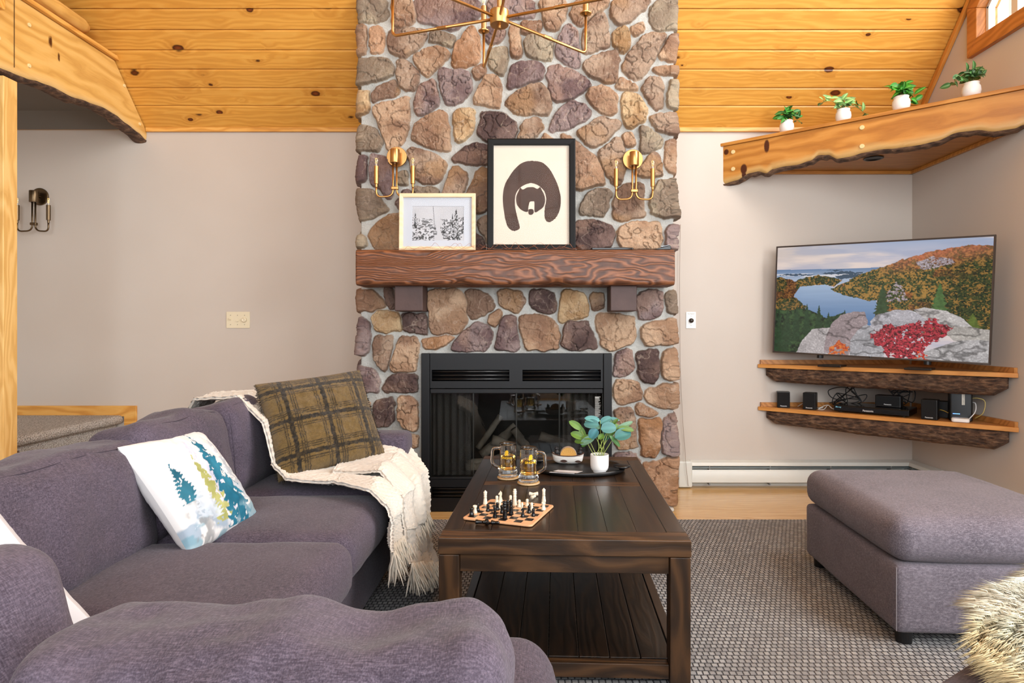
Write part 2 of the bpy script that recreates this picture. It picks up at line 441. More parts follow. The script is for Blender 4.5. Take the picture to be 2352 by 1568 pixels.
# gable window of the right wall, its pine casing and panes
win = thing('window_1', '', '', (RX, 3.0, 3.6)); del win['label']; del win['category']; win['kind'] = 'structure'
wi = [(3.654, 2.836), (3.654, 3.014), (1.198, 5.67), (.606, 5.67), (.606, 2.836)]
wo = [(3.735, 2.745), (3.735, 3.05), (1.23, 5.76), (.52, 5.76), (.52, 2.745)]
fr = MB()
for i in range(5):
    a, b = wi[i], wi[(i+1) % 5]; c, d = wo[(i+1) % 5], wo[i]
    q = [a, b, c, d]
    fr.prism(q, -.03, .10, MR)
wpart(fr, 'window_casing', wood('casing_pine', '8f5420', 'b46f30', 'c98443', 'Y', knots=.2, contrast=.7), win, bevel=.004)
sa = MB()
def barw(y0, z0, y1, z1, w=.018):
    d = Vector((y1 - y0, z1 - z0)).normalized(); nn = Vector((-d.y, d.x)) * w
    sa.prism([(y0 - nn.x, z0 - nn.y), (y1 - nn.x, z1 - nn.y), (y1 + nn.x, z1 + nn.y), (y0 + nn.x, z0 + nn.y)], .03, .07, MR)
for i in range(5): barw(*wi[i], *wi[(i+1) % 5])
for yy in (3.44, 2.2, 1.2): barw(yy, 2.84, yy, min(5.66, 3.02 + (3.66 - yy) * 1.08), .022)
wpart(sa, 'window_sash', plain('sash_white', 'd9d4c8', .5), win)
pn = MB().prism(wi, .045, .05, MR); wpart(pn, 'glass_pane', M_['win'], win)
# neighbouring siding seen through the window
for k in range(4): struct(MB().box(3.3, 3.33, 4.24 + k * .15, 4.262 + k * .15, 2.3, 5.4).build('trim_3', plain('porch_posts', 'b9ae9c', .7)))

# switch plates on the back wall
def plate(name, label, cx, cz, w, h, mat, cat):
    t_ = thing(name, label, cat, (cx, BY, cz))
    p = MB().prism(rrect(w, h, .004), 0, .006); p.tr(Matrix.Rotation(R(90), 4, 'X'))
    p.build('cover_plate', mat, t_, bevel=.002)
    return t_
c1 = P(547.5, 734.5, BY)
sw = plate('wall_switch', 'cream three-gang switch plate with two toggles and a dimmer knob, left of the stone fireplace', c1.x, c1.z, .165, .115, M_['ivory'], 'switch')
for dx, up in ((-.052, 1), (-.001, -1)):
    MB().box(dx - .005, dx + .005, -.006 - .014, -.005, -.006 + up * .006, .006 + up * .010).build('toggle', M_['ivory'], sw, bevel=.0015)
MB().lathe([(.017, 0), (.0165, .012), (.012, .019), (.0115, .0185), (.001, .0185)], 28, Matrix.Translation((.046, -.006, 0)) @ Matrix.Rotation(R(90), 4, 'X')).build('dimmer_knob', M_['ivory'], sw, smooth=True)
for dx in (-.052, -.003, .046):
    for dz in (-.033, .033):
        MB().cyl((dx, -.0055, dz), (dx, -.0075, dz), .0025, 10).build('screw', plain('screw', '8b8372', .4, .6), sw)
c2 = P(1587, 735, BY - .005)
sp = plate('fan_speed_control', 'white wall plate with a dark round speed knob, right of the fireplace', c2.x, c2.z, .070, .116, M_['white'], 'switch')
MB().lathe([(.0165, 0), (.0155, .014), (.008, .020), (.001, .0205)], 26, Matrix.Translation((0.001, -.006, -.003)) @ Matrix.Rotation(R(90), 4, 'X')).build('knob', plain('dark_knob', '2b211b', .35), sp, smooth=True)
for dz in (-.036, .028): MB().cyl((0, -.0055, dz), (0, -.0075, dz), .0028, 10).build('screw', plain('screw2', '9a958c', .4, .6), sp)
tm = text_mb('Fan Speed', .0115, .0002).tr(Matrix.Translation((0, -.0066, .045)) @ Matrix.Rotation(R(90), 4, 'X'))
tm.build('lettering', plain('plate_ink', '8c8a88', .6), sp)

# baseboard heater: back wall run and right wall run
hx0, hz = P(1590, 1000, 4.25).x, .175
t_h = thing('baseboard_heater', 'long white hydronic baseboard heater wrapping the corner below the television', 'heater', (1.9, 4.28, 0))
HB = plain('heater_bracket', '8d9294', .4, .4)
def heater_run(M, L, nm):
    prof_front = [(.062, .040), (.068, .040), (.068, .118), (.060, .128), (.056, .126), (.062, .116)]
    MB().prism([(a, b) for a, b in prof_front], 0, L, M).build(nm, M_['whiteen'], t_h, bevel=.0015)
    MB().prism([(0, .182), (.004, .186), (.052, .176), (.066, .158), (.064, .154), (.050, .170), (.004, .178)], 0, L, M).build('top_cover', M_['whiteen'], t_h)
    MB().prism([(.002, .01), (.008, .01), (.008, .178), (.002, .178)], 0, L, M).build('back_plate', M_['whiteen'], t_h)
    fi = MB()
    fi.prism([(.012, .045), (.05, .045), (.05, .11), (.012, .11)], 0, L, M)
    fi.build('fin_element', M_['heatdark'], t_h)
    k = .12
    while k < L:
        MB().prism([(.01, .02), (.06, .02), (.06, .165), (.055, .165), (.05, .13), (.01, .15)], k, k + .008, M).build('bracket', HB, t_h); k += .42
    MB().prism([(.05, .148), (.061, .136), (.063, .139), (.052, .151)], 0, L, M).build('damper', plain('damper_grey', '7c8688', .35, .5), t_h)
lx0 = hx0 - 1.9
Mb = frame_of((lx0, BY - 4.28, 0), (0, -1, 0), (0, 0, 1), (1, 0, 0)); Mb = Matrix(Mb)
heater_run(Mb, RX - hx0 - .0, 'front_panel')
Mr_ = frame_of((RX - 1.9, BY - 4.28 - 4.0, 0), (-1, 0, 0), (0, 0, 1), (0, 1, 0))
heater_run(Mr_, 4.0, 'front_panel')
MB().box(P(1559, 0, 4.24).x - 1.9, lx0 + .002, BY - 4.28 - .072, BY - 4.28, 0.005, .188).build('end_cap', M_['whiteen'], t_h, bevel=.012, bseg=3)

# skirting board strip where the back wall meets the floor left of the fireplace
struct(MB().box(-2.6, -1.08, BY - .018, BY - .001, 0, .10).build('baseboard_back', M_['pine'], bevel=.003))
# ================================================================ STONE FIREPLACE
T = {'A': (800, 0, 5.88), 'B': (1180, 0, 5.88), 'C': (800, 180, 5.88), 'D': (1180, 180, 5.88), 'E': (800, 370, 5.88), 'F': (1260, 370, 7.128),
     'G': (800, 640, 5.88), 'H': (1180, 640, 5.88), 'I': (800, 800, 5.225), 'J': (1390, 780, 7.125), 'K': (1390, 980, 7.125)}
ST = '''A g 95,-60 505,-60 515,180 480,270 120,275 90,100
A t 575,-60 830,-60 890,180 890,270 800,325 700,340 580,330
A p 860,-60 1760,-60 1810,180 1600,290 1400,400 1300,370 1120,300 950,270 900,100
A t 110,330 215,330 235,360 235,560 215,740 120,735 105,500
A o 300,350 440,350 465,380 465,600 440,690 310,700 285,550 285,400
A b 510,440 570,380 750,360 970,350 1040,410 1010,560 900,650 790,740 700,740 560,690 510,560
A g 1100,400 1200,390 1420,470 1440,510 1400,610 1250,580 1090,550 1075,470
A o 1640,320 1700,340 1750,460 1770,620 1760,740 1720,830 1560,905 1410,880 1395,780 1430,620 1500,500 1600,400
A t 850,740 1000,680 1100,620 1240,615 1390,700 1290,810 1180,900 1075,1020 960,930
A g 120,800 360,770 520,760 560,800 600,920 590,1000 400,1080 170,1165 110,1130 100,950
A b 640,800 730,760 850,860 950,960 940,1040 880,1190 820,1215 700,1180 650,1030 630,880
A p 1210,930 1300,910 1500,940 1630,970 1660,1050 1645,1200 1550,1350 1400,1412 1310,1380 1250,1180
A t 1665,930 1800,830 1860,930 1850,990 1730,1050
A p 1815,360 1900,330 2100,350 2110,440 2080,500 2000,550 1900,550 1830,520
A g 1880,610 2130,600 2160,680 2150,850 2110,950 2085,1010 2000,980 1890,860 1870,740
A t 2170,330 2280,310 2320,500 2345,740 2210,750 2200,560
A p 1890,-60 2500,-60 2530,150 2480,210 2240,240 1950,240 1900,150
B t 110,270 360,250 380,360 250,420 110,440 100,340
B t 340,-60 720,-60 700,180 650,300 590,385 480,390 420,330 380,180
B t 850,-60 1330,-60 1250,60 1050,210 960,280 900,330 770,200 760,150
B b 1380,-60 1860,-60 1800,80 1640,200 1520,300 1400,325 1320,200 1305,90
B g 1960,-60 2210,-60 2235,150 2230,340 2100,380 1940,380 1860,260 1840,150 1870,60
B t 1610,310 1750,260 1790,380 1650,470 1600,400
B b 1180,150 1240,170 1275,330 1305,560 1280,610 1150,640 1030,700 940,660 945,400 1040,270 1110,200
B y 1330,400 1540,345 1580,460 1560,600 1510,695 1440,680 1360,620
B b 1880,420 2060,450 2040,540 1860,860 1720,1060 1620,1030 1490,950 1490,850 1560,690 1620,600 1750,480
B t 2110,450 2200,450 2230,560 2225,770 2150,800 2000,770 1980,720 2060,600
B t 1900,900 1960,870 2210,840 2230,960 2190,1000 1920,970
B g 150,480 250,450 400,450 540,500 530,750 500,800 300,760 150,720
B p 730,300 840,370 880,480 890,700 905,915 750,860 590,770 580,620 620,460
B b 960,820 1100,720 1300,665 1400,660 1430,780 1410,980 1380,1090 1280,1110 1060,1030 960,940
B p -30,870 60,820 250,800 430,890 400,980 340,1050 100,1120 -100,1190 -90,1050
B p 490,880 560,850 800,920 1050,1110 1050,1150 900,1260 600,1350 530,1320 480,1160 445,1010
B t 1430,1010 1560,1060 1690,1150 1680,1205 1500,1185 1380,1170
B b 1850,1020 1990,1020 2030,1100 2030,1300 2020,1420 1960,1460 1900,1430 1820,1300 1740,1180 1780,1080
B g 2130,1040 2210,1030 2220,1200 2210,1430 2150,1445 2090,1410 2100,1200
C b 350,110 480,60 620,10 640,70 690,180 500,240 360,300 320,290 310,200
C y 140,155 260,150 270,220 250,480 160,490 105,440 120,250
C p 900,180 960,40 1080,10 1170,10 1200,180 1230,340 1100,420 930,505 890,400 885,280
C t 310,420 380,350 600,300 750,230 810,250 810,640 770,780 650,930 550,980 480,830 400,640
C g 85,545 190,540 330,650 440,820 440,950 300,970 90,940 90,700
C p 80,1030 230,1015 240,1200 215,1390 110,1420 80,1350
C p 290,1030 400,1010 520,1050 580,1200 590,1620 500,1590 420,1490 360,1450 280,1420
C t 890,600 1080,480 1290,410 1330,580 1370,800 1380,980 1200,950 960,870 860,820 860,720
C y 1390,460 1520,380 1710,400 1690,520 1680,660 1600,790 1460,865 1420,700
C t 1800,-10 1920,-50 2040,-20 2060,200 2045,390 1900,350 1655,300
C d 1800,430 1900,415 2100,460 2290,600 2260,750 2200,850 2050,835 1860,835 1730,720 1770,600
D b -120,300 0,180 100,110 330,30 410,60 470,160 520,350 450,490 250,465 80,470 -20,440
D b 130,540 330,515 400,640 330,740 210,840 40,840 90,700
D t 340,840 440,710 550,830 560,900 340,900
D t 640,740 700,725 830,830 1050,980 1160,1130 1262,1395 1100,1450 840,1520 700,1300 640,900
D p 460,650 560,460 700,300 800,265 960,340 1050,430 1040,510 760,650 540,700
D t 980,210 1060,120 1180,80 1300,130 1400,200 1410,300 1395,470 1160,460 1050,320
D y 1470,200 1510,155 1700,200 1800,330 1820,440 1790,540 1650,650 1510,670 1480,480
D b 1840,500 1980,450 2200,425 2210,740 2180,770 2000,730 1890,620
D b 840,710 1000,620 1180,500 1330,530 1450,570 1440,620 1300,760 1200,850 1080,915 960,850
D t 1460,740 1590,715 1650,860 1640,900 1550,920 1490,880
D b 1150,970 1380,765 1440,790 1500,960 1520,1200 1460,1400 1360,1420 1280,1290 1200,1160 1145,1050
D g 1710,660 1800,620 2000,780 2030,850 1980,910 1850,980 1740,1005 1720,880
D t 2065,810 2215,805 2230,1000 2240,1170 2190,1290 2130,1260 2050,1130
D b 1680,1180 1760,1110 1900,970 1970,1020 2010,1150 2040,1290 1850,1350 1650,1290
E b 780,-170 870,-190 1150,-110 1270,-40 1310,80 1280,180 1180,300 1050,290 890,230 830,100
E g 640,150 760,120 800,200 780,310 650,300
E d 710,390 790,370 830,440 840,640 640,640 630,560 700,470
E g 850,360 1010,330 1130,345 1220,390 1200,480 900,480
E b 1390,60 1480,60 1610,150 1600,300 1540,480 1500,620 1220,600 1260,440 1350,190
E b 1740,100 1830,60 1900,150 1950,400 1900,630 1740,700 1560,640 1600,450 1700,220
E g 100,370 220,360 350,420 430,520 520,630 480,680 280,770 120,810 80,750 95,500
E b 330,880 470,760 560,700 700,700 760,900 760,1180 600,1200 380,1195 300,1080 265,980
E g 80,895 210,890 230,1000 240,1150 200,1200 120,1190 80,1100
C d 1400,1080 1500,960 1600,880 1750,860 1950,900 1950,1150 1650,1145 1410,1110
E b 1740,780 1880,720 1990,760 1950,1100 1880,1120 1740,850
E d 1720,960 1800,1050 1870,1180 1700,1195 1560,1195 1500,1000
F g 570,620 620,540 760,460 950,425 1040,500 1010,620 960,790 900,880 740,880 510,860 530,740
F b 1190,380 1320,345 1570,335 1580,500 1570,680 1600,900 1400,930 1130,960 1060,880 1050,720 1090,560
F g 1900,280 2150,250 2145,550 2130,860 2080,910 1880,910 1700,870 1670,700 1720,480 1820,320
F d 460,980 600,960 800,960 960,1000 1090,1110 1080,1180 1030,1350 900,1440 500,1440 380,1300 380,1100
F t 1150,1060 1340,990 1620,990 1800,980 1860,1040 1870,1340 1800,1430 1200,1430 1120,1270
F p 1950,1010 2090,980 2120,1100 2110,1300 2110,1430 2080,1460 1930,1430
G t 110,130 200,120 370,170 440,260 500,360 340,430 120,455
G d 470,110 560,120 610,200 630,390 540,395 500,300
G t 1070,145 1250,135 1530,140 1560,300 1580,500 1580,620 1490,740 1300,740 1120,750 1090,600 1065,350
G b 1580,170 1700,150 1880,180 1930,280 1970,410 1800,500 1640,555 1610,450 1600,300
G b 2010,150 2330,150 2350,230 2390,320 2280,465 2130,400 2020,350
G t 1900,520 2030,420 2080,480 2050,570 1960,670 1860,590
G y 310,500 370,450 540,430 670,460 700,580 715,690 550,700 470,725 350,690 320,580
G d 720,490 850,470 1030,480 1055,650 1050,765 850,710 740,690 750,580
G p 95,510 190,495 270,540 275,850 270,1030 200,1045 120,1010 100,850
G b 320,800 450,770 590,760 585,880 540,1100 495,1250 400,1200 330,1100
G t 700,760 920,800 930,900 900,1200 889,1233 700,1250 565,1267 560,1170 640,960
G o 990,830 1200,790 1420,785 1400,830 1220,950 1080,950 1000,930
G p 1740,570 1870,640 1930,740 1900,880 1860,960 1560,975 1390,970 1400,930 1500,760 1600,680
G p 2110,520 2260,490 2280,640 2290,800 2310,960 2180,980 1950,960 2000,800 2040,640
H d 215,140 400,160 540,170 560,300 560,430 480,465 330,430 215,370
H y 660,160 780,150 930,170 985,240 1000,400 1010,510 800,530 660,600 610,560 620,330
H b 1045,175 1220,185 1230,300 1220,410 1050,430
H p 1670,180 2030,140 2010,300 2000,500 1720,555 1680,480
H g 2060,140 2190,145 2215,300 2210,465 2110,460 2065,400
H t 80,490 370,475 540,560 600,680 610,800 600,940 420,965 170,950 130,850 90,640
H d 720,570 980,570 1040,640 1140,900 1120,940 950,955 790,965 700,940 645,880 660,750
H t 1130,475 1280,480 1630,500 1650,640 1640,850 1430,930 1310,970 1210,930 1180,800 1120,640
H t 1740,640 1900,570 2190,510 2210,700 2180,870 2020,880 1870,910 1770,890 1725,780
I p 80,150 180,135 330,280 350,400 350,540 200,525 110,510 70,350
I d 430,390 520,320 680,305 820,310 825,450 790,530 560,540 410,510
I t 60,560 150,555 235,640 225,750 100,740
I d 310,640 400,610 530,600 530,760 550,870 470,935 320,940 270,880 280,720
I t 575,595 760,590 810,650 825,800 810,950 790,1000 690,970 600,880 580,720
I t 710,1050 830,1045 825,1210 690,1200 690,1100
I b 700,1270 790,1265 830,1370 830,1480 760,1500 700,1400
I t 60,800 200,790 240,900 250,1100 80,1080
I b 90,1180 300,1130 620,1180 640,1400 400,1480 120,1440
I t 90,1540 400,1530 700,1570 800,1720 600,1860 100,1840
J p 180,200 430,155 450,300 485,470 400,560 300,610 160,620 160,400
J d 510,190 860,165 900,300 910,460 880,600 790,730 610,700 560,500
J t 970,150 1160,130 1165,300 1190,470 1150,650 1090,665 960,630 950,450
J t 150,690 400,670 530,680 600,820 620,990 460,1010 320,1050 180,1065
J t 680,850 800,790 1080,720 1170,770 1170,960 1140,1160 960,1140 820,1080 700,1020 660,930
J b 170,1150 430,1110 470,1160 500,1500 530,1700 520,1765 230,1810 180,1720 170,1400
J t 520,1060 620,1070 760,1140 880,1210 800,1260 560,1270 530,1180
J o 550,1340 750,1320 930,1290 930,1450 900,1700 860,1935 610,1930 590,1650 560,1450
J p 980,1240 1140,1210 1190,1290 1190,1420 1170,1700 1165,1890 1000,1890 930,1840 960,1600
K p 170,440 500,440 555,520 600,700 400,700 150,600
K o 640,600 800,590 1000,540 1040,510 1180,530 1185,800 1180,1100 1170,1290 1120,1330 1000,1310 800,1000 700,800 650,700
K t 180,760 560,760 760,1060 900,1330 300,1330 170,1100'''
SC = {'t': ('b08c70', 'cfae90'), 'b': ('8f7260', 'b69c86'), 'p': ('7a6362', 'a38e8a'), 'g': ('948270', 'b8a890'), 'd': ('5c4946', '826b64'), 'o': ('b0835e', 'cfa584'), 'y': ('b9946c', 'd8ba92')}
CYF = 3.74; XL, XR = -1.041, .846; DEP = BY - CYF
def chimney_breast():
    fx = np.arange(XL, XR + .001, .0033)
    side = np.concatenate([np.linspace(0.0066, .09, 18), np.linspace(.10, DEP, 34)])
    U = np.concatenate([XL - side[::-1], fx, XR + side])
    Z = np.arange(0, 3.16, .0033)
    u, z = np.meshgrid(U, Z, indexing='ij')
    wu = u + (fbm(u * 22, z * 22, 3, 1) - .5) * .026; wz = z + (fbm(u * 22, z * 22, 3, 5) - .5) * .026
    h = .004 + .004 * fbm(u * 60, z * 60, 3, 2) + .004 * fbm(u * 12, z * 12, 2, 8)
    mort = np.array(lin([.74, .74, .72]))
    col = np.ones(u.shape + (3,)) * mort
    mv = fbm(u * 14, z * 14, 4, 31)
    col *= (1 - .14 * sstep(.45, .75, mv))[..., None]
    rs = np.random.RandomState(5)
    polys = []
    for ln in ST.split('\n'):
        q = ln.split(); ox, oy, sc = T[q[0]]
        pts = []
        for s_ in q[2:]:
            a, b = s_.split(','); a = ox + float(a) / sc; b = oy + float(b) / sc
            pts.append([a, b])
        for p in pts:
            if p[0] < 836: p[0] -= 45
            if p[0] > 1546 and min(k[0] for k in pts) > 1440: p[0] += 45
        polys.append((q[1], [((a - CX) * 3.70 / F, H - (b - CY) * 3.70 / F) for a, b in pts]))
    for sgn, xe in ((-1, XL), (1, XR)):
        zz = .02
        while zz < 3.1:
            hh = rs.uniform(.14, .30); uu = .17 + rs.uniform(0, .03)
            while uu < DEP - .06:
                ww = min(rs.uniform(.14, .24), DEP - uu - .01)
                q = [(uu, zz), (uu + ww - .02, zz + rs.uniform(-.01, .02)), (uu + ww - .02, zz + hh - .025), (uu + rs.uniform(0, .03), zz + hh - .02)]
                polys.append((rs.choice(list('tbpgdy')), [(xe + sgn * a, b) for a, b in q])); uu += ww
            zz += hh
    for code, pl in polys:
        pl = chaikin(pl, 2)
        xs = [p[0] for p in pl]; zs = [p[1] for p in pl]
        i0, i1 = np.searchsorted(U, [min(xs) - .02, max(xs) + .02]); j0, j1 = np.searchsorted(Z, [min(zs) - .02, max(zs) + .02])
        if i1 - i0 < 2 or j1 - j0 < 2: continue
        sl = (slice(i0, i1), slice(j0, j1)); uu, zz = u[sl], z[sl]
        d = sdpoly(wu[sl], wz[sl], pl) + .0095
        r1, r2, r3, r4 = rs.rand(4); so = rs.rand() * 50
        top = .030 + .012 * r1
        prof = sstep(-.0015, .0105, d)
        cx_, cz_ = np.mean(xs), np.mean(zs)
        ang = r2 * 6.28
        tilt = ((uu - cx_) * math.cos(ang) + (zz - cz_) * math.sin(ang)) * .10
        dd, vv = worley(uu * 11 + so, zz * 11 + so * 2, 1)
        ridg = np.abs(fbm(uu * 13 + so, zz * 13, 4, 3) - .5)
        rel = (vv - .5) * .011 * (1 - r3 * .5) + (fbm(uu * 34 + so, zz * 34, 4, 9) - .5) * .012 + (np.abs(fbm(uu * 70 + so, zz * 45 - so, 3, 19) - .5)) * -.010 - .012 * sstep(.035, 0, ridg) * (.4 + r4)
        dome = sstep(0, .05, d) * .004
        hs = prof * (top + tilt + rel + dome)
        inside = d > -.0015
        h[sl] = np.where(inside, np.maximum(hs, h[sl] * (1 - prof)), h[sl])
        a = np.array(hexc(SC[code][0])); b = np.array(hexc(SC[code][1]))
        m = sstep(.34, .66, fbm(uu * 9 + so, zz * 9 + so, 4, 4) + (r4 - .5) * .18)
        c = a * (1 - m[..., None]) + b * m[..., None]
        m2 = sstep(.52, .70, fbm(uu * 5 + so * 3, zz * 5, 3, 12)) * .6
        alt = np.array(hexc({'t': '8e6b58', 'b': 'b89068', 'p': 'b1907e', 'g': '8a7768', 'd': '9a7c6c', 'o': '96694a', 'y': 'a07a54'}[code]))
        c = c * (1 - m2[..., None]) + alt * m2[..., None]
        vein = sstep(.016, .0, np.abs(fbm(uu * 10 + so, zz * 10 + 40, 4, 20) - .5)) * .35
        c = c + vein[..., None] * (np.array(lin([.86, .78, .70])) - c)
        c *= (.86 + .28 * fbm(uu * 90, zz * 90, 3, 6))[..., None]
        rim = sstep(.010, .0, d) * .25
        c = c + rim[..., None] * (np.array(lin([.76, .70, .62])) - c)
        mm = sstep(-.001, .002, d)[..., None]
        col[sl] = col[sl] * (1 - mm) + c * mm * .76
    # ---- fold the strip round the two corners
    rc = .012
    px = np.clip(u, XL, XR); py = np.full(u.shape, CYF); nx = np.zeros(u.shape); ny = -np.ones(u.shape)
    Lm = u < XL; Rm = u > XR
    py = np.where(Lm, CYF + (XL - u), py); py = np.where(Rm, CYF + (u - XR), py)
    aL = np.clip((XL + rc - u) / (2 * rc), 0, 1) * math.pi / 2; aR = np.clip((u - XR + rc) / (2 * rc), 0, 1) * math.pi / 2
    nx = -np.sin(aL) + np.sin(aR); ny = -np.cos(aL) * np.cos(aR)
    X = px + nx * h; Y = py + ny * h
    nu, nv = u.shape
    V = np.stack([X, Y, z], -1).reshape(-1, 3)
    ii, jj = np.meshgrid(np.arange(nu - 1), np.arange(nv - 1), indexing='ij')
    um = (u[:-1, :-1] + u[1:, 1:]) / 2; zm = (z[:-1, :-1] + z[1:, 1:]) / 2
    keep = ~((um > -.672) & (um < .470) & (zm < .954))
    i = ii[keep]; j = jj[keep]
    Fc = np.stack([i * nv + j, (i + 1) * nv + j, (i + 1) * nv + j + 1, i * nv + j + 1], -1)
    me = bpy.data.meshes.new('chimney_breast')
    me.vertices.add(len(V)); me.vertices.foreach_set('co', V.ravel())
    me.loops.add(Fc.size); me.loops.foreach_set('vertex_index', Fc.ravel())
    me.polygons.add(len(Fc)); me.polygons.foreach_set('loop_start', np.arange(0, Fc.size, 4)); me.polygons.foreach_set('loop_total', np.full(len(Fc), 4))
    me.update(calc_edges=True)
    me.polygons.foreach_set('use_smooth', np.ones(len(Fc), bool))
    ca = me.color_attributes.new('Col', 'FLOAT_COLOR', 'POINT')
    a = np.ones((len(V), 4), np.float32); a[:, :3] = col.reshape(-1, 3); ca.data.foreach_set('color', a.ravel())
    return me
fp = thing('stone_fireplace', 'floor-to-ceiling fieldstone fireplace with wooden mantel beam and black gas insert', 'fireplace', (-.1, CYF, 0))
stone_mat = attrmat('field_stone', .85, bump=.75, bs=150, spec=.2, fine=.16)
me = chimney_breast(); me.materials.append(stone_mat)
cbo = bpy.data.objects.new('chimney_breast', me); COL.objects.link(cbo); cbo.parent = fp; cbo.location = (.1, -CYF, 0)

# mantel beam: hewn, with gouged lower edge
mx0, mx1, my0, my1, mz0, mz1 = P(817, 0, 3.50).x, P(1550, 0, 3.50).x, 3.50, 3.725, 1.352, 1.556
mb = MB(); nx_, na = 220, 40
ring0 = []
for k in range(na):
    t_ = k / na * 4; s_ = int(t_); f = t_ - s_
    ring0.append([(my0, mz0 + (mz1-mz0)*f), (my0 + (my1-my0)*f, mz1), (my1, mz1 - (mz1-mz0)*f), (my1 - (my1-my0)*f, mz0)][s_])
vs = []
for i in range(nx_ + 1):
    x = mx0 + (mx1 - mx0) * i / nx_
    g = .010 * (math.exp(-((x + .40) / .07)**2) + 1.3 * math.exp(-((x - .13) / .07)**2)) + .003 * mnoise.noise((x*5, 1, 2))
    for k, (y, z) in enumerate(ring0):
        cy_, cz_ = (my0+my1)/2, (mz0+mz1)/2
        y2 = cy_ + math.copysign(min(abs(y-cy_), (my1-my0)/2 - .0), y-cy_); z2 = z
        dy = abs(abs(y-cy_) - (my1-my0)/2); dz = abs(abs(z-cz_) - (mz1-mz0)/2)
        cr = max(0, 1 - (dy + dz) / .012) * .006
        nrm = .0022 * mnoise.noise((x*9, y*20, z*45)) + .0015 * mnoise.noise((x*30, y*60, z*120))
        y2 += (-1 if y < cy_ else 1) * (-cr + nrm); z2 += (-1 if z < cz_ else 1) * (-cr)
        if z < mz0 + .03 and y < my0 + .08: z2 += g * (1 - (z - mz0) / .03); y2 += g * .8
        vs.append((x, y2, z2))
fs = [(i*na+k, (i+1)*na+k, (i+1)*na+(k+1) % na, i*na+(k+1) % na) for i in range(nx_) for k in range(na)]
fs.append(tuple(range(na))); fs.append(tuple(nx_*na + k for k in range(na - 1, -1, -1)))
mb.add(vs, fs); mo = wpart(mb, 'mantel_beam', M_['mantel'], fp, smooth=True)
for xa, xb in ((906, 971), (1402, 1463)):
    a, b = P(xa, 0, 3.56), P(xb, 0, 3.56)
    c = MB().box(a.x, b.x, 3.56, 3.73, P(0, 714, 3.56).z, mz0 + .002)
    wpart(c, 'corbel', M_['corbel'], fp, bevel=.006, bseg=3)

# ---- black gas insert
YI = 3.705
def ix(p): return (p - CX) * YI / F
def iz(p): return H - (p - CY) * YI / F
for q_ in ((968, 987), (1386, 1405)): wpart(MB().box(ix(q_[0]), ix(q_[1]), YI - .012, YI + .06, 0.002, iz(811)), 'side_trim', M_['blackm'], fp, bevel=.003)
def louvre(zt, zb, name, slots, rows=3):
    hd = MB()
    sx = [ix(988)] + [q for s in slots for q in s] + [ix(1385)]
    z_a, z_b = slots_z[name]
    for i in range(0, len(sx) - 1, 2): hd.box(sx[i], sx[i+1], YI - .004, YI + .02, z_b, z_a)
    hd.box(ix(988), ix(1385), YI - .004, YI + .02, z_a, zt); hd.box(ix(988), ix(1385), YI - .004, YI + .02, zb, z_b)
    pr = wpart(hd, name, M_['blackm'], fp)
    for a, b in slots:
        lv = MB(); n = rows; hgt = (z_a - z_b) / n
        for k in range(n):
            zc = z_b + hgt * (k + .5)
            lv.tube([(a, YI + .004, zc), (b, YI + .004, zc)], hgt * .30, 10)
            lv.box(a, b, YI + .012, YI + .016, zc - hgt * .5, zc + hgt * .5)
        lv.mov(-Vector(fp.location)).build('louvre_slats', M_['black'], pr, smooth=True)
slots_z = {'upper_panel': (iz(849), iz(875)), 'lower_panel': (iz(1118), iz(1143))}
louvre(iz(811), iz(891), 'upper_panel', [(ix(992), ix(1170)), (ix(1200), ix(1380))])
louvre(iz(1101), .004, 'lower_panel', [(ix(992), ix(1170)), (ix(1200), ix(1380))])
wpart(MB().box(ix(988), ix(1385), YI - .002, YI + .03, iz(903), iz(893)), 'door_rail', M_['blackm'], fp, bevel=.003)
wpart(MB().box(ix(988), ix(1385), YI - .002, YI + .03, iz(1101), iz(1096)), 'door_rail', M_['blackm'], fp, bevel=.003)
# firebox
fb = MB(); a, b = ix(988), ix(1385)
zt, zb = iz(900), iz(1098)
fb.add([(a, YI+.03, zb), (b, YI+.03, zb), (b-.10, YI+.44, zb), (a+.10, YI+.44, zb), (a, YI+.03, zt), (b, YI+.03, zt), (b-.10, YI+.44, zt), (a+.10, YI+.44, zt)],
       [(0, 1, 2, 3), (4, 7, 6, 5), (3, 2, 6, 7), (0, 3, 7, 4), (1, 5, 6, 2)])
wpart(fb, 'firebox_lining', plain('firebox_lining', '2e2c26', .8, bump=.3, bs=60, var=.15), fp)
DE = plain('door_edge', '4c4c48', .3, .8)
px_ = [988, 1087, 1186, 1285, 1385]
for k in range(4):
    g = MB().box(ix(px_[k]) + .002, ix(px_[k+1]) - .002, YI + .010, YI + .014, iz(1096), iz(903))
    gd = wpart(g, 'glass_door', M_['firepane'], fp)
    for q in (ix(px_[k]) + .0015, ix(px_[k+1]) - .0035): MB().box(q, q + .002, YI + .007, YI + .017, iz(1096), iz(903)).mov(-Vector(fp.location)).build('door_edge', DE, gd)
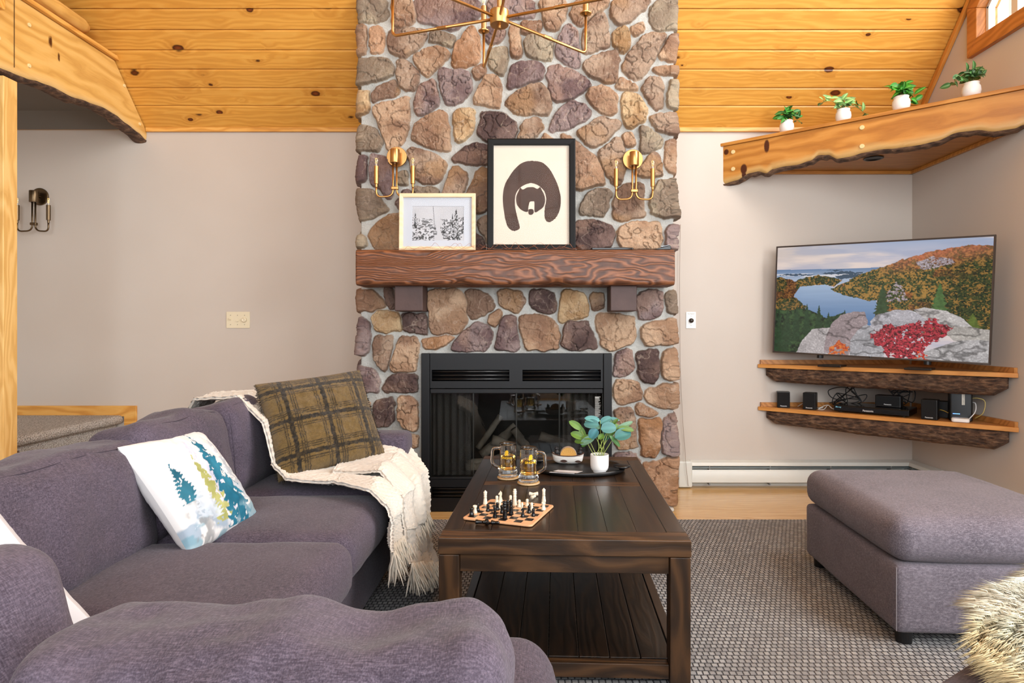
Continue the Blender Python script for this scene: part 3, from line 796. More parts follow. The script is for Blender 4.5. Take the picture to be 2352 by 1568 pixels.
# wire mesh curtains
t = NT('fire_screen_mesh'); o_ = t.obj()
s1 = t.n('SeparateXYZ', {0: o_}, out=None)
zig = t.math('ADD', t.math('MULTIPLY', s1.outputs[2], 900), t.math('MULTIPLY', t.math('PINGPONG', t.math('MULTIPLY', s1.outputs[0], 1.0), .006), 900))
dots = t.math('SINE', zig)
f_ = t.rng(dots, -.2, .5, .25, .75)
mx = t.n('MixShader', {0: f_, 1: t.n('BsdfTransparent'), 2: t.n('BsdfDiffuse', {0: (.16, .155, .14, 1)})})
t.t.links.new(mx, t.out.inputs[0]); mesh_m = t.m
for a_, b_ in ((992, 1080), (1293, 1381)):
    pts = []
    for i in range(41):
        for j in range(2):
            f = i / 40; x = ix(a_) + (ix(b_) - ix(a_)) * f
            pts.append((x, YI + .050 + .012 * math.sin(f * 34), iz(1095) if j == 0 else iz(905)))
    wpart(MB().grid(pts, 41, 2), 'mesh_curtain', mesh_m, fp, smooth=True)
# log set
logm = plain('ceramic_log', '847c6e', .9, bump=1.0, bs=70, var=.6)
lgs = [((1075, 1075), (1225, 1040), .20, .032), ((1105, 1045), (1185, 980), .26, .030), ((1098, 1030), (1150, 955), .30, .020),
       ((1180, 985), (1215, 1035), .22, .026), ((1190, 1060), (1360, 1050), .16, .040), ((1070, 1075), (1150, 1085), .14, .030),
       ((1240, 1000), (1330, 1030), .28, .030), ((1130, 1010), (1240, 1045), .24, .034)]
for (a, b, dy, r) in lgs:
    A_, B_ = P(*a, YI + dy), P(*b, YI + dy + .04)
    A_.z = max(A_.z, iz(1098) + r); B_.z = max(B_.z, iz(1098) + r)
    pts = [A_.lerp(B_, i / 12) + Vector((0, 0, .010 * mnoise.noise((i * .4, a[0], 1)))) for i in range(13)]
    wpart(MB().tube(pts, r, 14, [r * (1 + .16 * mnoise.noise((i * .7, b[0], 3))) for i in range(13)]), 'ceramic_log', logm, fp, smooth=True)
wpart(MB().box(ix(1010), ix(1365), YI + .09, YI + .36, iz(1098), iz(1090)), 'ember_bed', plain('embers', '3a3733', .95, bump=1, bs=80, var=.4), fp)
# notice printed on the right-hand glass
nt_ = MB(); rs_ = random.Random(3)
zz = iz(911)
for k in range(27):
    w_ = rs_.uniform(.55, 1) if k else .9
    nt_.box(ix(1367), ix(1367) + (ix(1381) - ix(1367)) * w_, YI + .0085, YI + .0095, zz - .0016 - (.0016 if k in (0, 1) else 0), zz)
    zz -= .0046
wpart(nt_, 'printed_notice', plain('notice_ink', 'b9b9b4', .6), fp)
# mortar foot at right corner
wpart(MB().box(.70, .850, 3.70, 3.76, .001, .02), 'mortar_foot', plain('mortar', 'cfcfca', .8), fp, bevel=.006)

# small hook on the mantel's left end
hk = P(811, 600, 3.62)
h_ = thing('mantel_hook', 'small white plastic hook stuck to the left end of the mantel', 'hook', (hk.x - .0, 3.62, hk.z))
MB().box(mx0 - hk.x - .016, mx0 - hk.x + .004, -.008, .008, -.032, .030).build('hook_plate', M_['white'], h_, bevel=.006, bseg=3)
# thin cord down the wall beside the fireplace
cp = catmull([P(1563, 515, 4.30), P(1561, 640, 4.30), P(1562, 780, 4.30), P(1563, 850, 4.31), P(1568, 960, 4.30), P(1574, 1040, 4.30), P(1575, 1060, 4.235), P(1581, 1116, 4.24)], 8)
o = MB().tube(cp, .0016, 6).build('thin_cord', plain('beige_cord', 'a39488', .6), smooth=True)
tag(o, 'thin beige cord hanging down the wall just right of the fireplace', 'cord')
# ================================================================ SOFT FURNITURE
def soft_box(sx, sy, sz, r, n=26, puff=(0, 0, 0), wr=.004, wf=7.0, seed=0, top_r=None, dents=()):
    """rounded, stuffed box centred on the origin; puff = outward swelling per axis"""
    mb = MB(); idx = {}
    hx, hy, hz = sx/2, sy/2, sz/2
    mxd = max(sx, sy, sz)
    nx, ny, nz = [max(6, int(n * a / mxd)) for a in (sx, sy, sz)]
    def spread(k, m, h):     # denser towards the rounded edges
        t_ = k / m * 2 - 1; return h * math.copysign(1 - (1 - abs(t_)) ** 1.25, t_)
    def vert(i, j, k):
        key = (i, j, k)
        if key in idx: return idx[key]
        p = Vector((spread(i, nx, hx), spread(j, ny, hy), spread(k, nz, hz)))
        q = Vector((max(-hx+r, min(hx-r, p.x)), max(-hy+r, min(hy-r, p.y)), max(-hz+r, min(hz-r, p.z))))
        d = p - q
        if d.length > 1e-7: nrm = d.normalized(); p = q + nrm * r
        else: nrm = Vector((0, 0, 1))
        fx, fy, fz = p.x/hx, p.y/hy, p.z/hz
        ax = (1-fy*fy) * (1-fz*fz); ay = (1-fx*fx) * (1-fz*fz); az = (1-fx**4) * (1-fy**4)
        p = p + Vector((puff[0]*ax*nrm.x, puff[1]*ay*nrm.y, puff[2]*az*nrm.z))
        w = mnoise.noise(Vector((p.x*wf + seed, p.y*wf, p.z*wf))) * wr + mnoise.noise(Vector((p.x*wf*2.6, p.y*wf*2.6 + seed, p.z*wf*2.6))) * wr * .4
        p = p + nrm * w
        for (c, rad, amt) in dents:
            dd = (p - Vector(c)).length / rad
            if dd < 1: p = p - nrm * amt * (1 - dd*dd)**2
        idx[key] = len(mb.v); mb.v.append(tuple(p)); return idx[key]
    def face(f, a, b):
        for i in range(a):
            for j in range(b): mb.f.append((f(i, j), f(i+1, j), f(i+1, j+1), f(i, j+1)))
    face(lambda i, j: vert(i, j, nz), nx, ny); face(lambda i, j: vert(i, ny - j, 0), nx, ny)
    face(lambda i, j: vert(i, 0, j), nx, nz); face(lambda i, j: vert(nx - i, ny, j), nx, nz)
    face(lambda i, j: vert(nx, i, j), ny, nz); face(lambda i, j: vert(0, ny - i, j), ny, nz)
    return mb
def rot(x=0, y=0, z=0): return Matrix.Rotation(R(z), 4, 'Z') @ Matrix.Rotation(R(y), 4, 'Y') @ Matrix.Rotation(R(x), 4, 'X')
FAB = M_['fabric']
seamm = plain('seam_thread', '3a323e', .9)
sofa = thing('sectional_sofa', 'large purple-grey fabric sectional sofa with loose cushions along the left side and foreground', 'sofa', (-1.1, 1.7, 0))
def sp_(mb, c, M, name, **k):
    mb.tr(Matrix.Translation(c) @ M); return wpart(mb, name, k.pop('mat', FAB), sofa, smooth=True, **k)
def seam(pts, parent, r=.0022):
    r = r * .62
    co = np.array([v.co[:] for v in parent.data.vertices]) + np.array(sofa.location[:]); pn_ = []
    for p in pts:
        d_ = ((co - np.array(p[:]))**2).sum(1); i_ = np.argsort(d_)[:4]; w_ = 1 / (d_[i_] + 1e-6); q_ = (co[i_] * w_[:, None]).sum(0) / w_.sum(); pn_.append(Vector(q_))
    for _ in range(3): pn_ = [pn_[0]] + [(pn_[k-1] + pn_[k]*2 + pn_[k+1]) / 4 for k in range(1, len(pn_) - 1)] + [pn_[-1]]
    pts = pn_
    m = MB().tube(pts, r, 6); m.mov(-Vector(sofa.location)); m.build('piping_seam', seamm, parent, smooth=True)
# carcass of the long run and of the near run
sp_(soft_box(1.00, 2.34, .24, .03, 40, wr=.002), (-1.12, 1.74, .175), Matrix(), 'base', mat=FAB)
sp_(soft_box(.17, 2.42, .60, .05, 40, wr=.003), (-1.60, 1.72, .36), Matrix(), 'back_frame')
sp_(soft_box(1.04, .155, .575, .035, 30, wr=.002), (-1.09, 2.842, .338), Matrix(), 'armrest')
sp_(soft_box(1.16, .86, .24, .06, 30, wr=.002), (-.60, .87, .175), Matrix(), 'base')
sp_(soft_box(1.70, .15, .58, .05, 30, wr=.003), (-.86, .50, .35), Matrix(), 'back_frame')
for x, y in ((-.68, 2.84), (-.68, 1.42), (-.06, 1.2), (-1.55, 2.84), (-1.55, .5), (-.1, .5)):
    wpart(MB().lathe([(.024, 0), (.028, .06)], 20, Matrix.Translation((x, y, .0145))), 'foot', M_['black'], sofa, smooth=False)
# seat cushions
sc = sp_(soft_box(.66, .525, .165, .055, 30, (.012, .006, .012), .004, 5, 1), (-.875, 1.62, .368), rot(0, -.5, 0), 'seat_cushion')
sc2 = sp_(soft_box(.645, .52, .165, .055, 30, (.012, .006, .012), .004, 5, 5), (-.885, 2.142, .370), rot(0, -.5, 0), 'seat_cushion')
sc3 = sp_(soft_box(.635, .37, .165, .05, 26, (.01, .006, .010), .004, 5, 9), (-.890, 2.59, .370), rot(), 'seat_cushion')
sp_(soft_box(.66, .55, .165, .055, 30, (.01, .01, .012), .004, 5, 13), (-.875, 1.08, .366), rot(), 'seat_cushion')
sp_(soft_box(.60, .56, .165, .075, 34, (.012, .012, .014), .003, 5, 17), (-.262, 1.045, .372), rot(), 'seat_cushion')
# back cushions of the long run
def backc(y, w, z, lean, seed, tall=.36, x=-1.285, yaw=0, thick=.22, **k):
    M = rot(0, -lean, yaw)
    o = sp_(soft_box(thick, w, tall, .052, 44, (.030, .008, .018), .014, 6.0, seed, dents=[((-.02, -w*.18, tall*.52), .16, .020), ((.02, w*.30, tall*.5), .13, .016), ((thick*.5, w*.05, -tall*.1), .15, .012)], **k), (x, y, z), M, 'back_cushion')
    T_ = Matrix.Translation((x, y, z)) @ M
    for sgn in (1, -1):
        pts = [T_ @ Vector((thick/2 - .012, sgn*(w/2 - .006), tall/2*q)) for q in (-.85, -.4, 0, .4, .8)]
        seam(catmull(pts, 5), o, .0020)
    seam(catmull([T_ @ Vector((thick/2 - .016 + .012*(1-q*q), w/2*q, tall/2 - .008 + .010*(1-q*q))) for q in (-.92, -.6, -.2, .2, .6, .92)], 5), o, .0018)
    return o
backc(1.60, .625, .584, 9, 21, .345, -1.275, 0)
backc(2.13, .53, .612, 8, 25, .355, -1.270, 2)
backc(2.60, .43, .618, 7, 29, .355, -1.265, 0)
# corner + near back cushions (seen from behind)
o = sp_(soft_box(.50, .20, .38, .055, 44, (.01, .03, .02), .010, 7, 33), (-.895, .865, .506), rot(-5, -25, -8), 'back_cushion')
T_ = Matrix.Translation((-.895, .865, .506)) @ rot(-5, -25, -8)
seam(catmull([T_ @ Vector((.25 - .004, -.07, .19*q)) for q in (-.9, -.3, .3, .8)], 5), o)
o = sp_(soft_box(.575, .205, .345, .052, 70, (.008, .024, .010), .017, 8, 37, dents=[((-.10, 0, .17), .14, .014), ((.10, .02, .17), .12, .018), ((.05, -.1, .02), .12, .012)]), (-.325, .775, .545), rot(-3, 0, 0), 'back_cushion')
T_ = Matrix.Translation((-.325, .775, .545)) @ rot(-3, 0, 0)
seam(catmull([T_ @ Vector((.285*q, -.115, .118 + .006*math.sin(q*7) )) for q in (-.93, -.7, -.4, -.1, .2, .5, .75, .93)], 10), o, .0024)
seam(catmull([T_ @ Vector((.284, -.08, .13)), T_ @ Vector((.290, -.084, .05)), T_ @ Vector((.290, -.084, -.12))], 6), o)

# ---------------------------------------------------------------- pillows
def pillow_mb(w, h, th, n=90, pinch=.06, seed=0, wr=.006, paint=None, wrinkle=6):
    mb = MB(); cols = []
    for side in (1, -1):
        vs = []
        for i in range(n + 1):
            for j in range(n + 1):
                u = i/n*2 - 1; v = j/n*2 - 1
                e = (max(0, 1 - abs(u)**2.6) * max(0, 1 - abs(v)**2.6)) ** .42
                x = u * w/2 * (1 - pinch * (1 - v*v) * abs(u)**2); y = v * h/2 * (1 - pinch * (1 - u*u) * abs(v)**2)
                z = side * th/2 * e
                z += side * e**.5 * wr * (mnoise.noise((u*wrinkle, v*wrinkle, seed + side)) + .5 * mnoise.noise((u*wrinkle*2.4, v*wrinkle*2.4, seed)))
                vs.append((x, y, z))
        mb.grid(vs, n + 1, n + 1)
        if side == 1 : nface = len(mb.f)
        U, V = np.meshgrid(np.linspace(0, 1, n + 1), np.linspace(0, 1, n + 1), indexing='ij')
        cols.append(paint(U, V, side).reshape(-1, 3) if paint else None)
    mb.f[nface:] = [f[::-1] for f in mb.f[nface:]]
    if paint: mb.c = np.concatenate(cols)
    return mb
def tree_art(U, V, side):       # watercolour firs
    c = np.ones(U.shape + (3,)) * np.array(lin([.86, .855, .855]))
    if side < 0: return c
    def fir(cx, base, top, w, cols, a, lean=0, seed=0, dens=.35):
        nonlocal c
        t_ = (V - base) / (top - base); x = U - (cx + lean * t_)
        saw = .55 + .45 * np.abs(((t_ * 11 + .3*np.sin(U*40) + seed) % 1) - .5) * 2
        half = w * np.clip(1 - t_, 0, 1)**.85 * saw * (.8 + .5 * fbm(U*30, V*30, 2, seed))
        m = ((np.abs(x) < half) & (t_ > 0) & (t_ < 1)).astype(float) * a
        m = m * (fbm(U*24, V*24, 4, seed + 2) > dens)
        tone = fbm(U*7, V*7, 3, seed + 5)[..., None]
        k = lin(np.array(cols[0])) * (1 - tone) + lin(np.array(cols[1])) * tone
        c = c * (1 - m[..., None]) + k * m[..., None]
    wash = sstep(.58, .70, fbm(U*5, V*5, 4, 3)) * sstep(.46, .34, V) * .8
    c = mixc(c, lin([.50, .56, .60]), wash * sstep(.85, .7, U) * sstep(.02, .14, U))
    wash = sstep(.50, .62, fbm(U*6, V*6, 4, 13)) * sstep(.34, .24, V)
    c = mixc(c, lin([.60, .66, .72]), wash)
    fir(.52, .16, .88, .19, [(.66, .68, .76), (.80, .80, .86)], .9, -.02, 3, .38)
    fir(.84, .20, .90, .15, [(.60, .64, .68), (.75, .78, .82)], .85, 0, 5, .38)
    fir(.45, .10, .74, .14, [(.52, .54, .24), (.72, .72, .46)], .95, 0, 9, .40)
    fir(.66, .03, .98, .21, [(.08, .32, .42), (.22, .52, .62)], 1, -.03, 12, .36)
    fir(.18, .36, .72, .12, [(.07, .28, .36), (.25, .50, .58)], 1, 0, 17, .36)
    fir(.28, .16, .50, .18, [(.62, .68, .74), (.84, .87, .90)], .8, 0, 19, .42)
    low = sstep(.50, .58, fbm(U*8, V*8, 4, 23)) * sstep(.24, .14, V)
    c = mixc(c, lin([.45, .60, .66]), low * .8)
    low = sstep(.56, .64, fbm(U*9, V*9, 4, 29)) * sstep(.36, .26, V) * sstep(.34, .2, U) * sstep(.02, .1, U)
    c = mixc(c, lin([.50, .51, .52]), low * .8)
    return c
def place_frame(mb, c, u, v):
    u = Vector(u).normalized(); v = Vector(v); v = (v - u * v.dot(u)).normalized(); w = u.cross(v)
    return mb.tr(frame_of(Vector(c), u, v, w))
wp = pillow_mb(.385, .385, .125, 130, .05, 3, .004, tree_art, 5)
place_frame(wp, (-1.085, 1.965, .592), (.02, .345, -.008), (-.215, .02, .300))
o = wp.build('throw_pillow', attrmat('painted_linen', .85, bump=.08, bs=900, spec=.15, fine=.03), smooth=True)
tag(o, 'white throw pillow printed with blue and green watercolour fir trees on the sofa', 'pillow')
wp2 = pillow_mb(.40, .40, .11, 40, .05, 8, .004)
place_frame(wp2, (-1.036, 1.09, .538), (.66, 0, -.75), (.75, .12, .66))
o = wp2.build('throw_pillow', plain('white_linen', 'cfcfd4', .9, bump=.1), smooth=True)
tag(o, 'plain white pillow mostly hidden behind the corner cushion at the lower left', 'pillow')
def plaid(U, V, side):
    base = np.ones(U.shape + (3,)) * np.array(lin([.45, .36, .20]))
    base *= (.75 + .5 * fbm(U*70, V*70, 3, 2))[..., None]
    dk = np.array(lin([.13, .11, .085]))
    jit = (fbm(U*50, V*50, 3, 9) - .5) * .010
    m = np.zeros(U.shape)
    for c_ in (.18, .52, .86):
        for off, w_, a_ in ((0, .020, .95), (.052, .006, .75), (.072, .006, .75), (.092, .006, .7), (-.052, .006, .75), (-.072, .006, .7)):
            m = np.maximum(m, (np.abs(U + jit - c_ - off) < w_) * a_); m = np.maximum(m, (np.abs(V + jit - c_ - off) < w_) * a_)
    m = m * (.65 + .6 * fbm(U*60, V*60, 2, 4))
    return mixc(base, dk, np.clip(m, 0, 1))
pp = pillow_mb(.46, .43, .155, 150, .05, 5, .006, plaid, 4)
place_frame(pp, (-.908, 2.64, .70), (.336, .267, .040), (-.205, .10, .366))
o = pp.build('throw_pillow', attrmat('plaid_fleece', .95, bump=.8, bs=330, spec=.05, fine=.25, sheen=.2), smooth=True)
tag(o, 'olive and black plaid fleece pillow with fringed edges on the white throw', 'pillow')
pil = o
# frayed hem of the plaid pillow
def fringe(mb, a, b, out, n, L, r, rnd, droop=0):
    a, b, out = Vector(a), Vector(b), Vector(out)
    for k in range(n):
        p = a.lerp(b, (k + rnd.random()*.8) / n); l_ = L * rnd.uniform(.6, 1.2)
        q = p + out * l_ + Vector([rnd.uniform(-1, 1) * l_ * .35 for _ in range(3)]) + Vector((0, 0, -droop * l_))
        m_ = p.lerp(q, .5) + Vector([rnd.uniform(-1, 1) * l_ * .15 for _ in range(3)])
        mb.tube([p, m_, q], r, 5, [r, r, r*.5])
rnd = random.Random(4)
fm = MB(); c = Vector((-.908, 2.64, .70)); u = Vector((.336, .267, .040)).normalized(); v = Vector((-.205, .10, .366)); v = (v - u*v.dot(u)).normalized()
for (a, b, d) in ((-1, -1, 0), (-1, 1, 1), (1, -1, 2)):
    pass
hw, hh = .225, .21
fringe(fm, c - u*hw - v*hh, c + u*hw - v*hh, -v*.6, 130, .022, .0016, rnd)
fringe(fm, c - u*hw - v*hh, c - u*hw + v*hh, -u*.6, 110, .018, .0016, rnd)
fringe(fm, c + u*hw - v*hh, c + u*hw + v*hh, u*.6, 110, .012, .0016, rnd)
fm.build('fringe', plain('plaid_fringe', '2b2418', .95), pil)

# ---------------------------------------------------------------- white knitted throw
def lerpk(keys, s):
    for i in range(len(keys) - 1):
        if s <= keys[i+1][0]:
            t_ = (s - keys[i][0]) / (keys[i+1][0] - keys[i][0]); t_ = max(0, min(1, t_)); t_ = t_*t_*(3-2*t_)
            return [a + (b - a) * t_ for a, b in zip(keys[i][1:], keys[i+1][1:])]
    return list(keys[-1][1:])
#        s    x      z     y0    y1   fold
K1 = [(0.00, -1.53, .670, 2.66, 2.78, .004), (.08, -1.42, .800, 2.58, 2.78, .010), (.17, -1.225, .812, 2.53, 2.80, .010), (.25, -1.095, .72, 2.455, 2.82, .008),
      (.36, -1.045, .555, 2.425, 2.84, .012), (.45, -.96, .510, 2.37, 2.88, .018), (.58, -.76, .500, 2.31, 2.89, .026), (.68, -.60, .492, 2.20, 2.82, .028),
      (.74, -.530, .455, 2.15, 2.76, .026), (.82, -.508, .42, 2.12, 2.72, .026), (1.0, -.500, .345, 2.06, 2.68, .030)]
K2 = [(0, -.80, .525, 2.45, 2.86, .014), (.25, -.60, .535, 2.38, 2.86, .022), (.42, -.500, .46, 2.30, 2.76, .026), (.7, -.478, .26, 2.24, 2.70, .030), (.9, -.468, .10, 2.20, 2.70, .030), (1, -.440, .050, 2.17, 2.74, .022)]
def throw_sheet(K, nu, nv, seed, thick=.010, arm=True):
    top = []; bot = []
    for i in range(nu):
        s = i / (nu - 1); x, z, y0, y1, fo = lerpk(K, s)
        x2, z2 = lerpk(K, min(1, s + .01))[:2]; x1_, z1_ = lerpk(K, max(0, s - .01))[:2]
        tx, tz = x2 - x1_, z2 - z1_; l = math.hypot(tx, tz) or 1; nx, nz = -tz / l, tx / l
        if nz < -.2 or (abs(nz) <= .2 and nx < 0): pass
        for j in range(nv):
            t_ = j / (nv - 1)
            y = y0 + (y1 - y0) * t_ + .020 * mnoise.noise((s*5, seed, t_*1.0))
            w = fo * (math.sin(t_*15 + seed + 3.2*mnoise.noise((s*2.2, t_*2, seed))) * .55 + 1.2 * mnoise.noise((s*5, t_*4.5, seed + 7)))
            e = .0035 * math.sin(s * 420 * (1.0 if nu > 200 else .6)) * math.sin(t_ * 190) + .004 * mnoise.noise((s*70, t_*60, seed))
            lift = 0
            if arm and s > .36 and s < .78: lift = .075 * sstep(2.60, 2.82, y) * (1 - abs((s - .57) / .21))**.6 if abs(s-.57) < .21 else 0
            if not arm and s > .42: lift = .215 * (1 - t_) * (s - .42) / .58
            k = w * .62 + abs(fo) * .6 + e
            top.append((x + nx*(k+thick/2), y, z + nz*(k+thick/2) + lift)); bot.append((x + nx*(k-thick/2), y, z + nz*(k-thick/2) + lift))
    mb = MB(); mb.grid(top, nu, nv); mb.grid(bot, nu, nv); n0 = nu*nv; nf = (nu-1)*(nv-1)
    mb.f[nf:] = [f[::-1] for f in mb.f[nf:]]
    ring = [i*nv for i in range(nu)] + [(nu-1)*nv + j for j in range(1, nv)] + [i*nv + nv-1 for i in range(nu-2, -1, -1)] + [j for j in range(nv-2, 0, -1)]
    for a, b in zip(ring, ring[1:] + ring[:1]): mb.f.append((a, b, b + n0, a + n0))
    return mb, top[(nu-1)*nv:]
knit = plain('cream_knit', 'd2cbc0', .95, bump=.6, bs=240, var=.03, Sheen_Weight=.3)
def throw_fringe(mb, edge, rnd, n, L, floor=True):
    for k in range(n):
        f = (k + rnd.random()) / n * (len(edge) - 1); i = int(min(f, len(edge) - 2)); p = Vector(edge[i]).lerp(Vector(edge[i+1]), f - i)
        for s_ in range(2):
            l_ = L * rnd.uniform(.7, 1.25); pts = [p]; d = Vector((rnd.uniform(-.15, .5), rnd.uniform(-.35, .35), -1)).normalized(); q = p.copy()
            for m in range(4):
                q = q + d * l_ / 4 + Vector((rnd.uniform(-1, 1), rnd.uniform(-1, 1), 0)) * .004
                if q.z < .030: q.z = .030 + rnd.random() * .008; d = Vector((abs(d.x) + .5, rnd.uniform(-.5, .5), 0)).normalized()
                pts.append(q.copy())
            mb.tube(pts, .0022, 5, [.0022, .0027, .0023, .0026, .0014])
tw = thing('throw_blanket', 'cream knitted throw blanket with fringe draped over the far end of the sofa', 'blanket', (-.9, 2.6, .5))
m1, e1 = throw_sheet(K1, 330, 120, 2.0); wpart(m1, 'knitted_sheet', knit, tw, smooth=True)
m2, e2 = throw_sheet(K2, 200, 80, 5.0, arm=False); wpart(m2, 'hanging_fold', knit, tw, smooth=True)
fr_ = MB(); rnd = random.Random(9); throw_fringe(fr_, e1, rnd, 230, .095); throw_fringe(fr_, e2, rnd, 230, .095)
o = wpart(fr_, 'fringe', plain('knit_fringe', 'd6cdbe', .95, var=.05), tw, smooth=True); o['kind'] = 'stuff'

# ---------------------------------------------------------------- ottoman
ot = thing('ottoman', 'square grey-purple fabric ottoman with a thick cushion top, below the television', 'ottoman', (1.60, 2.46, 0), R(-2.4))
FO = M_['fabricO']
soft_box(.70, .775, .235, .022, 34, wr=.0015).mov((0, 0, .175)).build('body', FO, ot, smooth=True)
soft_box(.708, .79, .150, .055, 44, (.010, .010, .022), .003, 4, 3).mov((0, 0, .372)).build('cushion_top', FO, ot, smooth=True)
for x in (-.30, .30):
    for y in (-.34, .34): MB().lathe([(.026, 0), (.030, .055)], 22, Matrix.Translation((x, y, .0145))).build('foot', M_['black'], ot)
mm = MB()
for sx_ in (-1, 1):
    mm = MB().tube([(sx_*.349, -.386, .07), (sx_*.349, -.386, .285)], .0016, 6); mm.build('corner_seam', plain('seam_light', '8a8488', .9), ot)

# ---------------------------------------------------------------- second sofa corner with sheepskin (lower right)
sf = thing('armchair', 'purple-grey upholstered armchair back at the lower right corner under a sheepskin', 'armchair', (.38, .70, 0), R(33))
soft_box(1.05, .24, .64, .075, 46, (0, .01, .01), .004, 5, 41).mov((.525, -.12, .355)).build('backrest', FAB, sf, smooth=True)
soft_box(1.0, .70, .34, .05, 30, (0, 0, .01), .003, 5, 43).mov((.53, -.55, .21)).build('seat', FAB, sf, smooth=True)
for x in (.1, .95):
    for y in (-.10, -.82): MB().lathe([(.024, 0), (.028, .06)], 18, Matrix.Translation((x, y, .0145))).build('foot', M_['black'], sf)
sk = thing('sheepskin_throw', 'shaggy cream sheepskin draped over the armchair at the lower right corner', 'sheepskin', (.38, .70, .68), R(33))
def skz(y):       # drape over the top and down the far side
    if y <= -.01: return .005
    return .005 - (y + .01) * 2.2
hide = []; NX, NY = 40, 30
for i in range(NX + 1):
    for j in range(NY + 1):
        x = .175 + .80 * i / NX; y = -.27 + (.300 - .065 * max(0, 1 - i / 12)) * j / NY
        edge = .03 * mnoise.noise((x*6, y*6, 1))
        z = .006 if y < .0 else .006 - (y * 1.6)
        yy = y if y < 0 else .004 + y * .45
        x2 = x + (.035 * math.sin(y * 13) if i < 8 else 0)
        if i < 12: x2 += .09 * (1 - i/12) * (abs(y + .10) / .15) ** 1.5
        hide.append((x2, yy + edge * .3, z + .006 * mnoise.noise((x*8, y*8, 3))))
MB().grid(hide, NX + 1, NY + 1).build('hide', plain('hide_suede', 'c9b48c', .9), sk, smooth=True)
fur = MB(); fc = []; rnd = random.Random(12)
for k in range(24000):
    i = min(int((rnd.random() ** 1.25) * NX * .75), NX - 1); j = rnd.randrange(NY)
    a, b, c_, d_ = [Vector(hide[(i+q)*(NY+1)+j+w]) for q, w in ((0, 0), (1, 0), (0, 1), (1, 1))]
    p = a.lerp(b, rnd.random()).lerp(c_.lerp(d_, rnd.random()), rnd.random())
    n_ = (b - a).cross(c_ - a).normalized(); n_ = n_ if n_.z > -.2 else -n_
    cl = Vector((round(p.x * 42) / 42, round(p.y * 42) / 42, 0))
    dr = Vector((mnoise.noise(cl * 9) - .95, mnoise.noise(cl * 9 + Vector((5, 5, 5))) * 1.2 + .3 + (.5 if p.y > 0 else 0), .20 + .3 * mnoise.noise(cl * 13)))
    dr = (dr + n_ * .55 + (cl + Vector((0, 0, p.z)) - p) * 9 + Vector([rnd.uniform(-.18, .18) for _ in range(3)])).normalized()
    L = rnd.uniform(.032, .060); sd = dr.cross(n_); sd = sd.normalized() if sd.length > .01 else Vector((1, 0, 0)); w = .00075
    q1 = p + dr * L * .5 + Vector((0, 0, .006)); q2 = p + dr * L + Vector((-.006, .004, -.010))
    up = sd.cross(dr) * w * .8
    b0 = len(fur.v)
    fur.v += [tuple(p - sd*w - up), tuple(p + sd*w - up), tuple(p + up*1.2), tuple(q1 - sd*w*.9 - up), tuple(q1 + sd*w*.9 - up), tuple(q1 + up*1.2), tuple(q2)]
    fur.f += [(b0, b0+1, b0+4, b0+3), (b0+1, b0+2, b0+5, b0+4), (b0+2, b0, b0+3, b0+5), (b0+3, b0+4, b0+6), (b0+4, b0+5, b0+6), (b0+5, b0+3, b0+6)]
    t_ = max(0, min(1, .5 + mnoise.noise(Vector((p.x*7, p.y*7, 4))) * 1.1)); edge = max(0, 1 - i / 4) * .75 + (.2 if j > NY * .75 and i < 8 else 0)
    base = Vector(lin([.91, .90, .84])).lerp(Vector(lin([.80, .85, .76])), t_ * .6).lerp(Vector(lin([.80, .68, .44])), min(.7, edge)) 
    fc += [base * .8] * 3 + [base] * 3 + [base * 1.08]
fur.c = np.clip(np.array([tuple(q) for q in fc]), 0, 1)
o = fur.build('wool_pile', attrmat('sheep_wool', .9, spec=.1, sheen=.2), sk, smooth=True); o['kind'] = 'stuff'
# ================================================================ RUG, COFFEE TABLE
t = NT('woven_rug'); o_ = t.obj()
wob = t.noise(o_, 7, 2, out='Color')
vv = t.n('MixRGB', {0: .012, 1: o_, 2: wob})
bk = t.n('TexBrick', {'Vector': vv, 'Color1': (1, 1, 1, 1), 'Color2': (.70, .70, .70, 1), 'Mortar': (0, 0, 0, 1), 'Scale': 1.0, 'Mortar Size': .0034, 'Mortar Smooth': 1.0, 'Brick Width': .0205, 'Row Height': .0235}, out=None, offset=.5)
pat = t.n('SeparateColor', {0: bk.outputs['Color']}, out=0)
fz = t.noise(t.map(o_, (300, 900, 300)), 1, 3, .6)
f_ = t.math('ADD', t.math('MULTIPLY', pat, .85), t.math('MULTIPLY', fz, .3))
c_ = t.ramp(f_, [(.10, hexc('3e3f45')), (.55, hexc('747375')), (1.0, hexc('b4b3b2'))])
c_ = t.mix(t.rng(t.noise(o_, 1.6, 3), .4, .7, 0, .35), c_, hexc('7f7a76'))
t.bump(f_, 1.0, .006)
M_['rug'] = t.fin(c_, .95, Specular_IOR_Level=.1)
rg = MB().box(-1.75, 2.35, -.60, 3.512, .001, .014).build('area_rug', M_['rug'], bevel=.004)
tag(rg, 'flat-woven grey and cream area rug covering the floor in front of the fireplace', 'rug')

